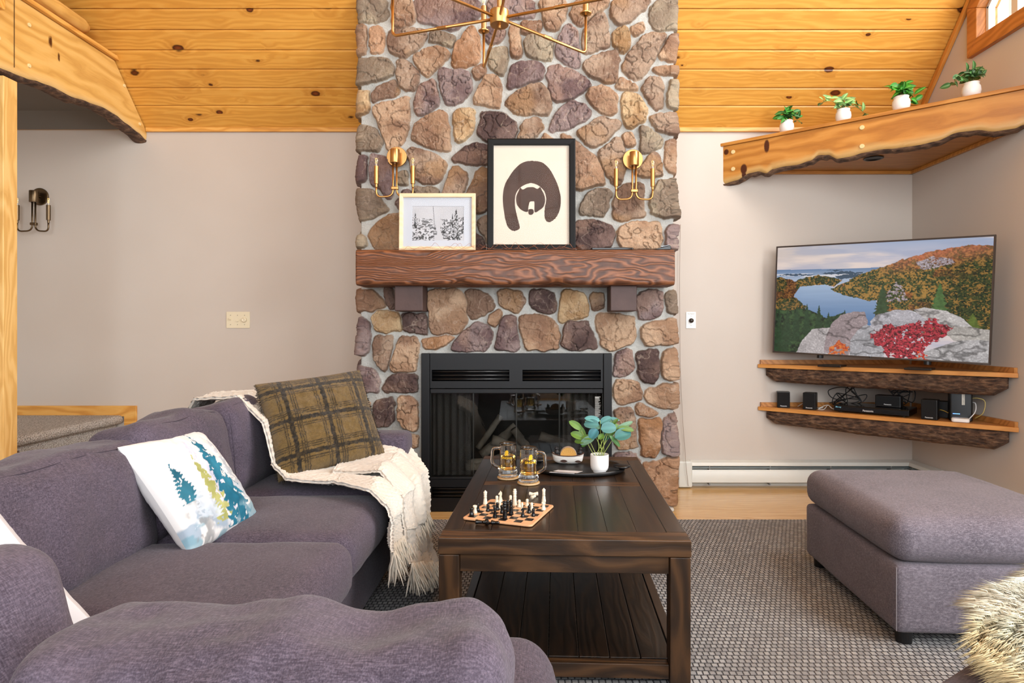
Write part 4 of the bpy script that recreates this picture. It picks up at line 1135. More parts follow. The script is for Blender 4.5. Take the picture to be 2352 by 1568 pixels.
ct = thing('coffee_table', 'dark espresso plank coffee table with a lower shelf, between sofa and ottoman', 'table', (.115, 2.475, .014), R(-2.1))
W_, L_ = .768, 1.232
def tb(x0, x1, y0, y1, z0, z1, nm, mat, bev=.003):
    return MB().box(x0, x1, y0, y1, z0 - .014, z1 - .014).build(nm, M_[mat], ct, bevel=bev)
zt = .46
bw = .075
tb(-W_/2, W_/2, -L_/2, -L_/2 + .0765, zt - .052, zt, 'end_board', 'tableX', .004)
tb(-W_/2, W_/2, L_/2 - .0765, L_/2, zt - .052, zt, 'end_board', 'tableX', .004)
tb(-W_/2, -W_/2 + .062, -L_/2 + .0775, L_/2 - .0775, zt - .052, zt, 'side_board', 'table')
tb(W_/2 - .062, W_/2, -L_/2 + .0775, L_/2 - .0775, zt - .052, zt, 'side_board', 'table')
inner = W_ - .124; npk = 7
for half in (0, 1):
    ya = -L_/2 + .0785 if half == 0 else .10
    yb = .035 if half == 0 else L_/2 - .0785
    pb = MB()
    for k in range(npk):
        a = -inner/2 + inner*k/npk + .0005; pb.box(a, a + inner/npk - .0010, ya, yb, zt - .040 - .014, zt - .001 - .014)
    pb.build('plank_panel', M_['table'], ct, bevel=.0006)
tb(-inner/2 + .001, inner/2 - .001, .036, .099, zt - .04, zt - .0005, 'cross_board', 'tableX', .002)
for sx_ in (-1, 1):
    for sy_ in (-1, 1):
        x = sx_ * (W_/2 - .033); y = sy_ * (L_/2 - .033)
        tb(x - .031, x + .031, y - .031, y + .031, .014, zt - .053, 'leg', 'tableZ', .003)
for sy_ in (-1, 1):
    y = sy_ * (L_/2 - .030)
    tb(-W_/2 + .065, W_/2 - .065, y - .014, y + .014, zt - .108, zt - .054, 'apron', 'tableX', .002)
    tb(-W_/2 + .065, W_/2 - .065, y - .016, y + .016, .034, .078, 'shelf_rail', 'tableX', .002)
for sx_ in (-1, 1):
    x = sx_ * (W_/2 - .030)
    tb(x - .014, x + .014, -L_/2 + .065, L_/2 - .065, zt - .108, zt - .054, 'apron', 'table', .002)
    tb(x - .016, x + .016, -L_/2 + .065, L_/2 - .065, .034, .078, 'shelf_rail', 'table', .002)
sb = MB()
for k in range(7):
    a = -(W_-.10)/2 + (W_-.10)*k/7; sb.box(a + .001, a + (W_-.10)/7 - .001, -L_/2 + .05, L_/2 - .05, .060 - .014, .080 - .014)
sb.build('lower_shelf', M_['tableS'], ct, bevel=.002)

# ================================================================ LIVE-EDGE BEAMS, LOFT, STAIRS
barkm = plain('bark', '2a221d', .95, bump=1.0, bs=55, var=.5)
t = NT('bark_shelf'); o_ = t.obj()
n1 = t.noise(t.map(o_, (9, 9, 30)), 3.0, 6, .7, .8); n2 = t.n('TexVoronoi', {'Vector': t.map(o_, (22, 22, 60)), 'Scale': 1.0}, out=0)
f_ = t.math('ADD', t.math('MULTIPLY', n1, .7), t.math('MULTIPLY', n2, .35))
t.bump(f_, 1.0, .02)
M_['bark'] = t.fin(t.ramp(f_, [(.30, hexc('2b1d15')), (.50, hexc('5a4030')), (.72, hexc('8d6b50'))]), .8)
def live_beam(name, mat, root, L, top, edge, th=.075, band=.05, M=None, nu=160, nv=22, bark=.02, kn=()):
    """face in local XZ (x along, z up), thickness towards +y; edge(x)-> bottom z"""
    mb = MB(); cols = []
    def sheet(y, flip):
        vs = []
        for i in range(nu + 1):
            x = L * i / nu; zb = edge(x)
            for j in range(nv + 1):
                f = j / nv; z = zb + (top(x) - zb) * f
                rd = .012 * max(0, 1 - (z - zb) / .03) ** 2
                vs.append((x, y + (rd if not flip else -rd), z))
                m = max(0, 1 - (z - zb) / (band * (1 + .5 * mnoise.noise((x*4, 1, 1)))))
                g_ = 0
                for kx_, kz_, ra, rb in kn: g_ = max(g_, 1.3 - 1.3 * (((x - kx_)/ra)**2 + ((z - kz_)/rb)**2))
                cols.append((min(1, m * 2.0), max(0, min(1, g_)), 0))
        n0 = len(mb.f); mb.grid(vs, nu + 1, nv + 1)
        if flip: mb.f[n0:] = [f[::-1] for f in mb.f[n0:]]
    sheet(0, False); sheet(th, True)
    N0 = (nu+1)*(nv+1); q = nv + 1
    for i in range(nu):
        a, b = i*q, (i+1)*q; mb.f.append((a, a + N0, b + N0, b)); a += nv; b += nv; mb.f.append((a, b, b + N0, a + N0))
    for j in range(nv):
        a = j; mb.f.append((a, a+1, a+1+N0, a+N0)); a = nu*q + j; mb.f.append((a, a+N0, a+1+N0, a+1))
    mb.c = np.array(cols)
    if M is not None: mb.tr(M)
    o = wpart(mb, name, mat, root)
    bk_ = MB(); vs = []; nr = 9
    for i in range(nu + 1):
        x = L * i / nu; zb = edge(x); r = bark * (.75 + .7 * mnoise.noise((x*7, 4, 2)) + .35 * mnoise.noise((x*31, 1, 2)))
        for k in range(nr):
            a = math.pi * k / (nr - 1)
            jit = .20 * mnoise.noise((x*45, k*1.7, 3))
            vs.append((x, th/2 - math.cos(a) * (th/2 + .001), zb + .004 - math.sin(a) * r * (1 + jit) - (.006 if 0 < k < nr-1 else 0)))
    bk_.grid(vs, nu + 1, nr)
    if M is not None: bk_.tr(M)
    wpart(bk_, 'bark_edge', M_['bark'], root, smooth=True)
    return o
def pegs(root, pts, n, r=.011, m='peg_wood', col='e8cf98'):
    pm = plain(m, col, .4)
    for p in pts:
        p = Vector(p); wpart(MB().cyl(p - Vector(n)*.004, p + Vector(n)*.006, r, 16), 'wooden_peg', pm, root, bevel=.002)

# loft edge beam at upper left: face at x = -2.72 looking right
lb = thing('loft_beam', 'big yellow live-edge timber beam along the loft edge at the upper left', 'beam', (-2.75, 3.2, 2.6))
def interp(pts, x):
    for (a, b), (c, d) in zip(pts, pts[1:]):
        if x <= c:
            t_ = (x - a) / (c - a); t_ = max(0, min(1, t_)); return b + (d - b) * (t_*t_*(3-2*t_))
    return pts[-1][1]
# edge heights sampled along the wall direction (distance measured from the back wall towards the camera)
eL = []
for px, py in ((338, 322), (318, 306), (290, 285), (265, 265), (240, 250), (200, 235), (160, 222), (125, 203), (90, 190), (60, 182), (30, 170), (0, 158)):
    Y = -2.72 * F / (px - CX); eL.append((BY - Y, H - (py - CY) * Y / F))
eL[0] = (0, 2.425); eL += [(eL[-1][0] + .5, 2.44), (3.4, 2.42), (5, 2.46)]
def topL(s): return min(2.845, 2.50 + s * SL - .012)
ML_ = frame_of((-2.72, BY - .003, 0), (0, -1, 0), (-1, 0, 0), (0, 0, 1))
live_beam('timber_face', M_['slab'], lb, 4.2, topL, lambda s: interp(eL, s), .09, .05, ML_, 300, 50, .018, [(1.19, 2.79, .02, .03), (.86, 2.72, .012, .05), (.80, 2.66, .01, .03)])
pegs(lb, [(-2.72, P_y, P_z) for P_y, P_z in [(3.31, 2.52), (3.31, 2.74), (3.12, 2.58), (3.12, 2.78), (4.24, 2.52), (4.08, 2.72)]], (1, 0, 0))
wpart(MB().box(-2.7205, -2.7185, 3.214, 3.218, 2.47, 2.845), 'joint_line', plain('joint_dark', '4a3012', .9), lb)
lc = MB().box(-2.86, -2.695, .3, 4.06, 2.848, 2.874)
wpart(lc, 'cap_board', M_['pineY'], lb, bevel=.003)
wpart(MB().box(-2.72, -2.62, 2.93, 3.05, 2.68, 2.79), 'joist_end', M_['pine'], lb, bevel=.006)
struct(MB().prism([(-2.5, 2.60), (4.3, 2.60), (4.3, 2.50), (BY - .02, 2.50), (4.0, 2.82), (-2.5, 2.84)], LX + .0, -2.82, Matrix(((0, 0, 1, 0), (1, 0, 0, 0), (0, 1, 0, 0), (0, 0, 0, 1)))).build('ceiling_loft_floor', plain('loft_underside', '6b665f', .8)))
# log railing on the loft
rl = thing('log_railing', 'rounded pine log railing on the loft above the beam at the upper left', 'railing', (-2.75, 3.3, 2.88))
logp = wood('peeled_log', 'b98238', 'dba858', 'e8bc74', 'Y', knots=.25, contrast=.7, kx=3, ks=6)
wpart(MB().tube([(-2.77, 1.2, 2.955), (-2.765, 2.6, 2.965), (-2.765, 3.5, 2.96), (-2.76, 3.74, 2.955), (-2.76, 3.78, 2.95)], .042, 20, [.045, .043, .045, .043, .032]), 'bottom_rail', logp, rl, smooth=True)
for y in (3.48, 3.05, 2.6, 2.15, 1.7):
    wpart(MB().tube([(-2.765, y, 2.98), (-2.765, y + .005, 3.3), (-2.765, y, 3.32 if y > 3.3 else 3.7)], .024, 14), 'baluster', wood('peeled_log_z', 'b98238', 'dba858', 'e8bc74', 'Z', knots=.2, contrast=.7), rl, smooth=True)
wpart(MB().tube([(-2.77, 1.2, 3.72), (-2.765, 3.1, 3.72)], .045, 18), 'top_rail', logp, rl, smooth=True)
# post under the beam
po = thing('timber_post', 'knotty pine post at the left edge of the photo, holding up the loft beam', 'post', (-2.76, 3.2, 0))
wpart(MB().box(-2.80, -2.72, 3.15, 3.237, .30, 2.402), 'post_shaft', M_['pineZ'], po, bevel=.003)
wpart(MB().box(-2.82, -2.74, 3.158, 3.23, 0.0, 2.402), 'post_backing', M_['pineZ'], po, bevel=.002)

# stair landing with carpet
st = thing('carpeted_stair', 'beige-grey carpeted stair landing behind the sofa at the left', 'stairs', (-3.4, 3.6, 0))
t = NT('loop_carpet'); o_ = t.obj(); cz = t.n('TexVoronoi', {'Vector': t.map(o_, (170, 170, 170)), 'Scale': 1.0}, out=0); cn = t.noise(o_, 90, 4, .7)
f_ = t.math('ADD', cz, t.math('MULTIPLY', cn, .5)); t.bump(f_, 1.0, .006)
M_['carpet'] = t.fin(t.ramp(f_, [(.30, hexc('e0d9d2')), (.75, hexc('bbb2a9')), (1.0, hexc('8d857c'))]), .98, Specular_IOR_Level=.05)
prof = [(-4.19, 0.0), (-4.19, .50), (-2.905, .50)] + [(-2.905 + .03*math.sin(a), .47 + .03*math.cos(a)) for a in [math.pi*k/10 for k in range(11)]] + [(-2.92, .43), (-2.92, .27), (-2.66, .265)] + [(-2.66 + .03*math.sin(a), .235 + .03*math.cos(a)) for a in [math.pi*k/10 for k in range(11)]] + [(-2.67, .20), (-2.67, 0)]
MY = Matrix(((1, 0, 0, 0), (0, 0, 1, 0), (0, 1, 0, 0), (0, 0, 0, 1)))
wpart(MB().prism(prof, 3.41, BY - .018, MY), 'carpeted_steps', M_['carpet'], st, smooth=False)
skz_ = P(0, 931, BY).z; skx = P(316, 0, BY).x
sk_ = MB().prism([(LX, .50), (LX, skz_), (skx, skz_), (skx, 0), (skx - .085, 0), (skx - .085, skz_ - .075), (LX, skz_ - .075)], BY - .018, BY - .001, MY)
struct(sk_.build('trim_4', M_['pine'], bevel=.003))
sg = thing('log_stringer', 'half-log stair side with dark bark top behind the sofa at the left edge', 'stringer', (-2.8, 3.3, 0))
a = [(-3.10, .56), (-2.66, .28), (-2.66, 0), (-3.10, 0)]
wpart(MB().prism([(-3.15, .47), (-2.90, .47), (-2.50, .23), (-2.50, 0), (-3.15, 0)], 3.242, 3.27, MY), 'pine_face', M_['pine'], sg, bevel=.004)
wpart(MB().prism([(-3.15, .468), (-2.905, .468), (-2.66, .32), (-2.72, .30), (-3.15, .30)], 3.272, 3.40, MY), 'bark_side', M_['bark'], sg, bevel=.02, bseg=3)

# ---------------------------------------------------------------- corner beam with soffit (upper right)
A_ = Vector((1.336, BY, 0)); B_ = Vector((RX, 3.272, 0)); dv = (B_ - A_); Lc = dv.length; dv.normalize(); nv_ = Vector((-dv.y, dv.x, 0)) * -1   # towards camera
if nv_.y > 0: nv_ = -nv_
bm_ = thing('corner_beam', 'orange live-edge timber beam crossing the corner above the television', 'beam', (2.0, 3.8, 2.3))
MC = frame_of(A_, dv, -nv_, (0, 0, 1))
eC = []
for px, py in ((1661, 424), (1690, 416), (1722, 399), (1742, 395), (1760, 399), (1775, 390), (1800, 384), (1830, 380), (1862, 370), (1880, 358), (1900, 357), (1925, 366), (1950, 362), (1985, 352), (2020, 345), (2060, 342), (2110, 335), (2150, 326), (2200, 306), (2240, 301), (2290, 303), (2330, 297), (2352, 288)):
    k = (px - CX) / F; s = (k * A_.y - A_.x) / (dv.x - k * dv.y); Y = A_.y + s * dv.y
    eC.append((s, H - (py - CY) * Y / F))
live_beam('timber_face', M_['slab2'], bm_, Lc, lambda s: 2.385, lambda s: interp(eC, s), .07, .055, MC, 420, 60, .016, [(.30, 2.335, .022, .055), (.145, 2.205, .028, .045), (.145, 2.165, .018, .03), (.022, 2.345, .022, .025)])
def onbeam(s, z, off=0): p = A_ + dv*s + nv_*off; return Vector((p.x, p.y, z))
ps = []
for px, py in ((1684, 349), (1684, 388), (1980, 293), (1980, 336)):
    k = (px - CX) / F; s = (k * A_.y - A_.x) / (dv.x - k * dv.y); Y = A_.y + s * dv.y; ps.append(onbeam(s, H - (py - CY) * Y / F))
pegs(bm_, ps, nv_, .014)
tp = MB().box(-.022, Lc, -.012, .13, 2.387, 2.409); tp.tr(frame_of(A_, dv, -nv_, (0, 0, 1)))
wpart(tp, 'cap_board', M_['slab2'], bm_, bevel=.003)
def tri(z0, z1, off): 
    a = A_ - nv_*off; b = B_ - nv_*off
    sa_ = (BY - .002 - a.y) / dv.y; a2 = a + dv*sa_; sb_ = (RX - .002 - b.x) / dv.x; b2 = b + dv*sb_
    return MB().prism([(a2.x, a2.y), (b2.x, b2.y), (RX - .002, BY - .002)], z0, z1)
wpart(tri(2.385, 2.400, .03), 'shelf_deck', M_['shelfwood'], bm_)
wpart(tri(2.212, 2.228, .03), 'soffit_boards', wood('soffit_pine', '8a5420', 'ac702f', 'c08440', 'X', board=.13, knots=.1, contrast=.6), bm_)
wpart(MB().box(1.45, RX - .002, BY - .024, BY - .002, 2.190, 2.212), 'soffit_trim', M_['slab2x'], bm_, bevel=.003)
wpart(MB().box(RX - .024, RX - .002, 3.40, BY - .002, 2.190, 2.212), 'soffit_trim', M_['slab2x'], bm_, bevel=.003)
dl = thing('recessed_downlight', 'round dark recessed downlight in the underside of the corner beam', 'light', (2.205, 3.98, 2.212))
MB().lathe([(.058, -.001), (.060, -.006), (.048, -.008), (.044, -.003), (.040, .0), (.034, -.0005)], 32).build('trim_ring', M_['black'], dl, smooth=True)

# ---------------------------------------------------------------- corner shelves
def corner_shelf(zt, label, xl, yr, tag_h, knots):
    a = Vector((xl, BY - .002, 0)); b = Vector((RX - .002, yr, 0)); d = (b - a); L = d.length; d.normalize(); nn = Vector((d.y, -d.x, 0))
    if nn.y > 0: nn = -nn
    s_ = thing('corner_shelf', label, 'shelf', ((a.x + b.x)/2, (a.y + b.y)/2, zt - .022))
    wpart(MB().prism([(a.x, a.y), (b.x, b.y), (RX - .002, BY - .002)], zt - .022, zt), 'shelf_board', M_['shelfwood'], s_)
    eb = MB().box(0, L, -.006, .012, zt - .025, zt + .0005); eb.tr(frame_of(a, d, nn, (0, 0, 1)))
    wpart(eb, 'board_edge', wood('shelf_edge_pine', 'a8692c', 'cf8d46', 'dd9f58', 'X', knots=.04, contrast=.5, yaw=math.atan2(-.95, 1.083)), s_, bevel=.002)
    wpart(MB().box(a.x + .01, RX - .03, BY - .022, BY - .002, zt + .001, zt + .030), 'back_cleat', M_['shelfwood'], s_)
    wpart(MB().box(RX - .022, RX - .002, b.y + .005, BY - .03, zt + .001, zt + .030), 'back_cleat', M_['shelfwood'], s_)
    # bark-covered half log below
    bl = MB(); vs = []; nu, nr = 240, 26
    for i in range(nu + 1):
        f = i / nu; x = .045 + (L - .09) * f
        hgt = tag_h[0] + (tag_h[1] - tag_h[0]) * f + .008 * mnoise.noise((f*8, zt, 1))
        endr = min(1, min(f, 1 - f) / (.012 + .035 * 1)) ** .5; hgt *= min(1, .62 + .38 * min(f + .004 * mnoise.noise((f*90, 1, 1)), 1 - f) / .05)
        for k in range(nr):
            g = k / (nr - 1)
            bulge = .020 * math.sin(math.pi * min(1, g * 1.2)) + .012 * mnoise.noise((x*14, g*6, zt)) + .008 * mnoise.noise((x*46, g*17, zt)) + .004 * mnoise.noise((x*120, g*40, zt))
            z = zt - .026 - hgt * g * (.85 + .15*endr); y = (bulge - (0 if g < .8 else (g-.8)**2 * 1.2))
            vs.append(a + d * x + nn * (y * endr - .005 - .02 * (1 - endr)) + Vector((0, 0, z)))
        vs.append(a + d * x - nn * .09 + Vector((0, 0, zt - .026 - hgt * .95))); vs.append(a + d * x - nn * .09 + Vector((0, 0, zt - .026)))
    bl.grid(vs, nu + 1, nr + 2)
    q = nr + 2
    bl.f.append(tuple(range(q))); bl.f.append(tuple(nu*q + k for k in range(q - 1, -1, -1)))
    wpart(bl, 'bark_log', M_['bark'], s_, smooth=True)
    return a, d, nn, L
S1 = corner_shelf(.858, 'upper corner shelf with orange pine board on a bark-covered log, carrying the television', 1.583, 3.372, (.098, .112), 0)
S2 = corner_shelf(.560, 'lower corner shelf with bark-covered log edge, holding speakers and a disc player', 1.585, 3.368, (.095, .118), 0)
# ================================================================ FRAMED PICTURES ON THE MANTEL
lean = R(2.0)
def picture(name, label, x0, x1, z0, z1, y, fw, fmat, depth=.020):
    w = x1 - x0; h = z1 - z0
    t_ = thing(name, label, 'picture', ((x0 + x1)/2, y, z0)); t_.rotation_euler = (-lean, 0, 0)
    o = None
    bars = [(-w/2, w/2, h - fw, h), (-w/2, w/2, 0, fw), (-w/2, -w/2 + fw, fw, h - fw), (w/2 - fw, w/2, fw, h - fw)]
    f = MB()
    # mitred frame as one ring with profile
    ring = lambda ins, yy: [(-w/2 + ins, yy, ins), (w/2 - ins, yy, ins), (w/2 - ins, yy, h - ins), (-w/2 + ins, yy, h - ins)]
    prof = [(0, 0), (0, -depth), (fw*.15, -depth - .002), (fw*.85, -depth), (fw, -depth + .002), (fw, -.006), (fw, 0)]
    vs = []
    for ins, yy in prof: vs += ring(ins, yy)
    f.add(vs, [(i*4+k, i*4+(k+1) % 4, (i+1)*4+(k+1) % 4, (i+1)*4+k) for i in range(len(prof)-1) for k in range(4)])
    f.build('frame', fmat, t_)
    MB().box(-w/2 + .004, w/2 - .004, -.004, -.001, .004, h - .004).build('backing', plain('backing_board', '8a7558', .8), t_)
    return t_, w, h, fw
Yp = 3.625
def wx(px, Y=Yp): return (px - CX) * Y / F
zm = mz1 + .002
def zpx(py, Y=Yp): return H - (py - CY) * Y / F
bear, bw_, bh_, bf_ = picture('framed_bear_print', 'tall black-framed brown bear print standing in the middle of the mantel', wx(1120), wx(1321), zm, zpx(321), 3.60, .0365, plain('black_frame', '0b0a0a', .5, spec=.2), .022)
def flat_poly(outline, y, rough=0.0, seed=0, dens=3):
    pts = []
    n = len(outline)
    cat = catmull([(a, 0, b) for a, b in outline + outline[:2]], 10)[:-10]
    out = []
    for i, p in enumerate(cat):
        q = cat[(i+1) % len(cat)]; d = q - p; l = d.length
        if l < 1e-6: continue
        nn = Vector((d.z, 0, -d.x)) / l
        k = max(1, int(l / .0018)) if rough else 1
        for m in range(k):
            out.append(p + d*(m/k) + nn * (rough * (mnoise.noise(((p.x + d.x*m/k)*700, (p.z + d.z*m/k)*700, seed)) )))
    return [(p.x, p.z) for p in out]
iw, ih = bw_ - 2*bf_, bh_ - 2*bf_
MB().box(-iw/2 - .002, iw/2 + .002, -.0065, -.005, bf_ - .002, bh_ - bf_ + .002).build('print_paper', plain('cream_paper', 'cfc5b6', .7), bear)
# crop coordinates of the print: x 875..1325, y 878..1472 (px) mapped to the paper
def bc(a, b): return ((a - 1100) / 450 * iw, bf_ + (1472 - b) / 594 * ih)
body = [(1105, 970), (1160, 978), (1205, 1015), (1240, 1075), (1262, 1130), (1275, 1190), (1272, 1250), (1250, 1305), (1215, 1335), (1190, 1332), (1178, 1300), (1180, 1250), (1188, 1200), (1175, 1150), (1140, 1118), (1100, 1104), (1060, 1115), (1025, 1140), (1005, 1180), (1003, 1240), (1015, 1300), (1028, 1350), (1030, 1375), (1010, 1388), (985, 1387), (960, 1365), (945, 1320), (935, 1260), (930, 1190), (940, 1120), (965, 1070), (1005, 1015), (1050, 980)]
head = [(1035, 1130), (1050, 1142), (1075, 1130), (1110, 1128), (1135, 1138), (1152, 1128), (1162, 1145), (1175, 1170), (1182, 1205), (1172, 1245), (1145, 1268), (1120, 1276), (1118, 1220), (1108, 1213), (1090, 1218), (1082, 1250), (1078, 1275), (1055, 1272), (1030, 1255), (1012, 1225), (1010, 1185), (1022, 1155)]
nose = [(1083, 1262), (1100, 1258), (1113, 1266), (1112, 1285), (1098, 1294), (1084, 1288)]
ink = plain('brown_ink', '3f2a20', .75, var=.25)
for i, (pl, rg_) in enumerate(((body, .0032), (head, .0016), (nose, .0008))):
    fp_ = flat_poly([bc(*p) for p in pl], 0, rg_, i)
    m = MB(); vs = [(a, -.0070 - .0002*i, b) for a, b in fp_]; m.add(vs, [tuple(range(len(vs)))])
    bmx = m.build('bear_figure' if i == 0 else ('bear_head' if i == 1 else 'bear_nose'), ink, bear)
MB().box(-iw/2, iw/2, -.0105, -.0095, bf_, bh_ - bf_).build('glazing', M_['glaze'], bear)

ski, sw_, sh_, sf_ = picture('framed_ski_photo', 'small pale-wood frame with a snowy black-and-white gondola photograph on the mantel', wx(921), wx(1094), zm, zpx(448), 3.585, .0225, M_['palewood'], .020)
iw, ih = sw_ - 2*sf_, sh_ - 2*sf_
mat_ = plain('mat_board', 'b9bfc9', .8)
pz0, pz1 = sh_ * (576 - 553) / 128, sh_ * (576 - 476) / 128; px0 = (950 - 1007.5) / 173 * sw_; px1 = (1067 - 1007.5) / 173 * sw_
mt = MB()
mt.box(-iw/2, iw/2, -.008, -.006, pz1, sh_ - sf_).box(-iw/2, iw/2, -.008, -.006, sf_, pz0).box(-iw/2, px0, -.008, -.006, pz0, pz1).box(px1, iw/2, -.008, -.006, pz0, pz1)
mt.build('mat_board', mat_, ski)
nu, nv = 300, 200
U, V = np.meshgrid(np.linspace(0, 1, nu), np.linspace(0, 1, nv), indexing='ij')
c = np.ones(U.shape + (3,)) * .80
c = c * (1 - .10 * fbm(U*3, V*3, 3, 1))[..., None]
forest = sstep(0, .02, (.62 + .10*np.abs(U - .52) + .06*(fbm(U*14, V*0, 4, 2) - .5)) - V)
cor = np.abs(U - (.47 + .05*(1-V))) < (.04 + .05*sstep(.35, 0, V) + .07*sstep(.35,.55,V)*sstep(.65,.55,V))
tex = fbm(U*34 + 6*fbm(U*6, V*6, 3, 7), V*30, 5, 3)
tone = .80 - .62 * sstep(.46, .66, tex) * (.55 + .7*(.75 - V))
c = mixc(c, [0, 0, 0], np.zeros(U.shape)); fm_ = (forest > .5) & ~cor
c[fm_] = np.stack([tone]*3, -1)[fm_]
def snowfir(cx, base, top, w, s):
    global c
    t_ = (V - base) / (top - base); saw = .5 + .5*np.abs(((t_*13 + s) % 1) - .5)*2
    m = (np.abs(U - cx) < w*np.clip(1 - t_, 0, 1)**.9*saw) & (t_ > 0) & (t_ < 1)
    tn = .72 - .60 * (fbm(U*60, V*26, 4, s) > .47)
    c[m] = np.stack([tn]*3, -1)[m]
for a in ((.06, .35, .86, .055, 1), (.85, .15, .97, .10, 2), (.78, .3, .80, .05, 3), (.62, .2, .62, .06, 4), (.99, .2, .75, .05, 5), (.10, 0, .30, .05, 6), (.89, 0, .34, .07, 7)): snowfir(*a)
c[U > -1] = c[U > -1]
cab = np.abs(U - (.405 + (1 - V) * .045 + .0)) < .004
c[cab & (V > .36)] = .30
gx = (np.abs(U - .445) < .036) & (np.abs(V - .22) < .055); c[gx] = .38
c[(np.abs(U - .445) < .026) & (np.abs(V - .235) < .022)] = .70
c[(np.abs(U - .45) < .004) & (V > .26) & (V < .46)] = .3
pm = MB(); pm.grid([(px0 + (px1-px0)*u_, -.0062, pz0 + (pz1-pz0)*v_) for u_, v_ in zip(U.ravel(), V.ravel())], nu, nv)
pm.c = lin(c.reshape(-1, 3) * np.array([.90, .91, .94])); pm.build('photograph', attrmat('bw_photo', .6), ski)
MB().box(-iw/2, iw/2, -.0115, -.0105, sf_, sh_ - sf_).build('glazing', M_['glaze'], ski)

# copper string lights along the mantel
rnd = random.Random(21); sl = thing('string_lights', 'thin copper wire string lights tangled along the mantel in front of the pictures', 'string lights', (-.2, 3.535, zm))
for q in range(3):
    pts = []
    x = wx(905 + 20*q)
    while x < wx(1345):
        pts.append((x + .2, rnd.uniform(-.03, .022), .004 + (rnd.random()**3) * .038)); x += rnd.uniform(.018, .05)
    MB().tube(catmull(pts, 5), .0007, 5).build('copper_wire', brassm('copper_wire_metal', 'b87a5c', .35), sl, smooth=True)
led = MB()
for k in range(22):
    led = MB().lathe([(.0005, -.002), (.0016, -.001), (.0016, .001), (.0004, .002)], 8, Matrix.Translation((rnd.uniform(-.42, .44), rnd.uniform(-.03, .03), rnd.uniform(.004, .03)))); led.build('tiny_bulb', M_['bulb'], sl, smooth=True)
bx = thing('remote_control', 'flat black device lying on the mantel right of the bear print', 'remote', ((wx(1355) + wx(1450))/2, 3.58, zm + .001))
MB().prism(rrect(wx(1450) - wx(1355), .08, .008), 0, .012).build('case', M_['blackg'], bx, bevel=.003)
MB().prism(rrect(.08, .05, .006), .0125, .015).mov((.05, 0, 0)).build('top_panel', M_['black'], bx)
b2 = thing('phone_handset', 'small dark wedge-shaped handset at the right end of the mantel', 'handset', ((wx(1492) + wx(1534))/2, 3.57, zm + .001))
MB().prism([(-.055, 0), (.052, 0), (.054, .022), (.045, .026), (.01, .016)], -.03, .03, Matrix(((1, 0, 0, 0), (0, 0, 1, 0), (0, 1, 0, 0), (0, 0, 0, 1)))).build('handset_body', M_['blackg'], b2, bevel=.003)
MB().prism([(.0, .0165), (.044, .0275), (.046, .029), (.0, .0185)], -.028, .028, Matrix(((1, 0, 0, 0), (0, 0, 1, 0), (0, 1, 0, 0), (0, 0, 0, 1)))).build('silver_rim', plain('silver_trim', 'a9b0b8', .3, .8), b2)

# ================================================================ SCONCES, CHANDELIER
def bulb(root, M, s=1.0):
    b = MB().lathe([(.0050*s, 0), (.0085*s, .006*s), (.0165*s, .020*s), (.0172*s, .030*s), (.013*s, .046*s), (.006*s, .060*s), (.0012*s, .067*s)], 20, M).build('candle_bulb', M_['bulb'], root, smooth=True)
    f = MB()
    for a in (-1, 1): f = f.tube([M @ Vector((a*.003*s, 0, .012*s)), M @ Vector((a*.005*s, 0, .044*s)), M @ Vector((0, 0, .046*s))] , .0011*s, 6)
    f.build('filament', plain('filament_amber', 'f0c06a', .4, 0, Emission_Color=(1, .62, .22, 1), Emission_Strength=1.2), b)
    MB().lathe([(.0060*s, -.004*s), (.0062*s, .004*s), (.0045*s, .012*s)], 14, M).build('bulb_stem', plain('bulb_collar', 'c8c4ba', .3, .4), b)
def sconce(label, c, metal, group, s=1.0):
    """c = centre of the round back plate on the wall; y points towards the wall"""
    t_ = thing('wall_sconce', label, 'wall lamp', c, 0, group)
    RXm = Matrix.Rotation(R(90), 4, 'X')
    MB().lathe([(.060, 0), (.0605, .010), (.059, .012), (.001, .012)], 48, RXm).build('back_plate', metal, t_, smooth=False, bevel=.001)
    MB().lathe([(.0, -.055), (.0265, -.055), (.0275, -.053), (.0275, .024), (.0265, .026), (0, .026)], 36, Matrix.Translation((0, -.058, .004))).build('cup', metal, t_, bevel=.001)
    MB().cyl((0, -.010, 0), (0, -.034, 0), .010, 16).build('mount_stem', metal, t_)
    for sgn in (-1, 1):
        x = .011 * sgn; X = .108 * sgn
        pts = fillet([(x, -.058, -.045), (x, -.058, -.248), (X, -.066, -.254), (X, -.066, -.185)], .040, 10)
        MB().tube(pts, .0054, 14).build('arm', metal, t_, smooth=True)
        MB().lathe([(.0075, -.195), (.0075, -.178), (.0128, -.176), (.0132, -.072), (.010, -.070), (.001, -.070)], 24, Matrix.Translation((X, -.066, 0))).build('candle_sleeve', metal, t_)
        bulb(t_, Matrix.Translation((X, -.066, -.070)))
    MB().box(-.021, .021, -.070, -.046, -.210, -.191).build('clip', metal, t_, bevel=.004, bseg=3)
    return t_
sconce('brushed-brass two-candle wall sconce on the stone above the ski photograph', P(912, 361, 3.698), M_['brass'], 'brass sconces on the chimney')
sconce('brushed-brass two-candle wall sconce on the stone right of the bear print', P(1453, 367, 3.698), M_['brass'], 'brass sconces on the chimney')
sconce('dull bronze two-candle wall sconce on the shaded back wall beside the post', P(93, 452, BY - .001), M_['bronze'], None)

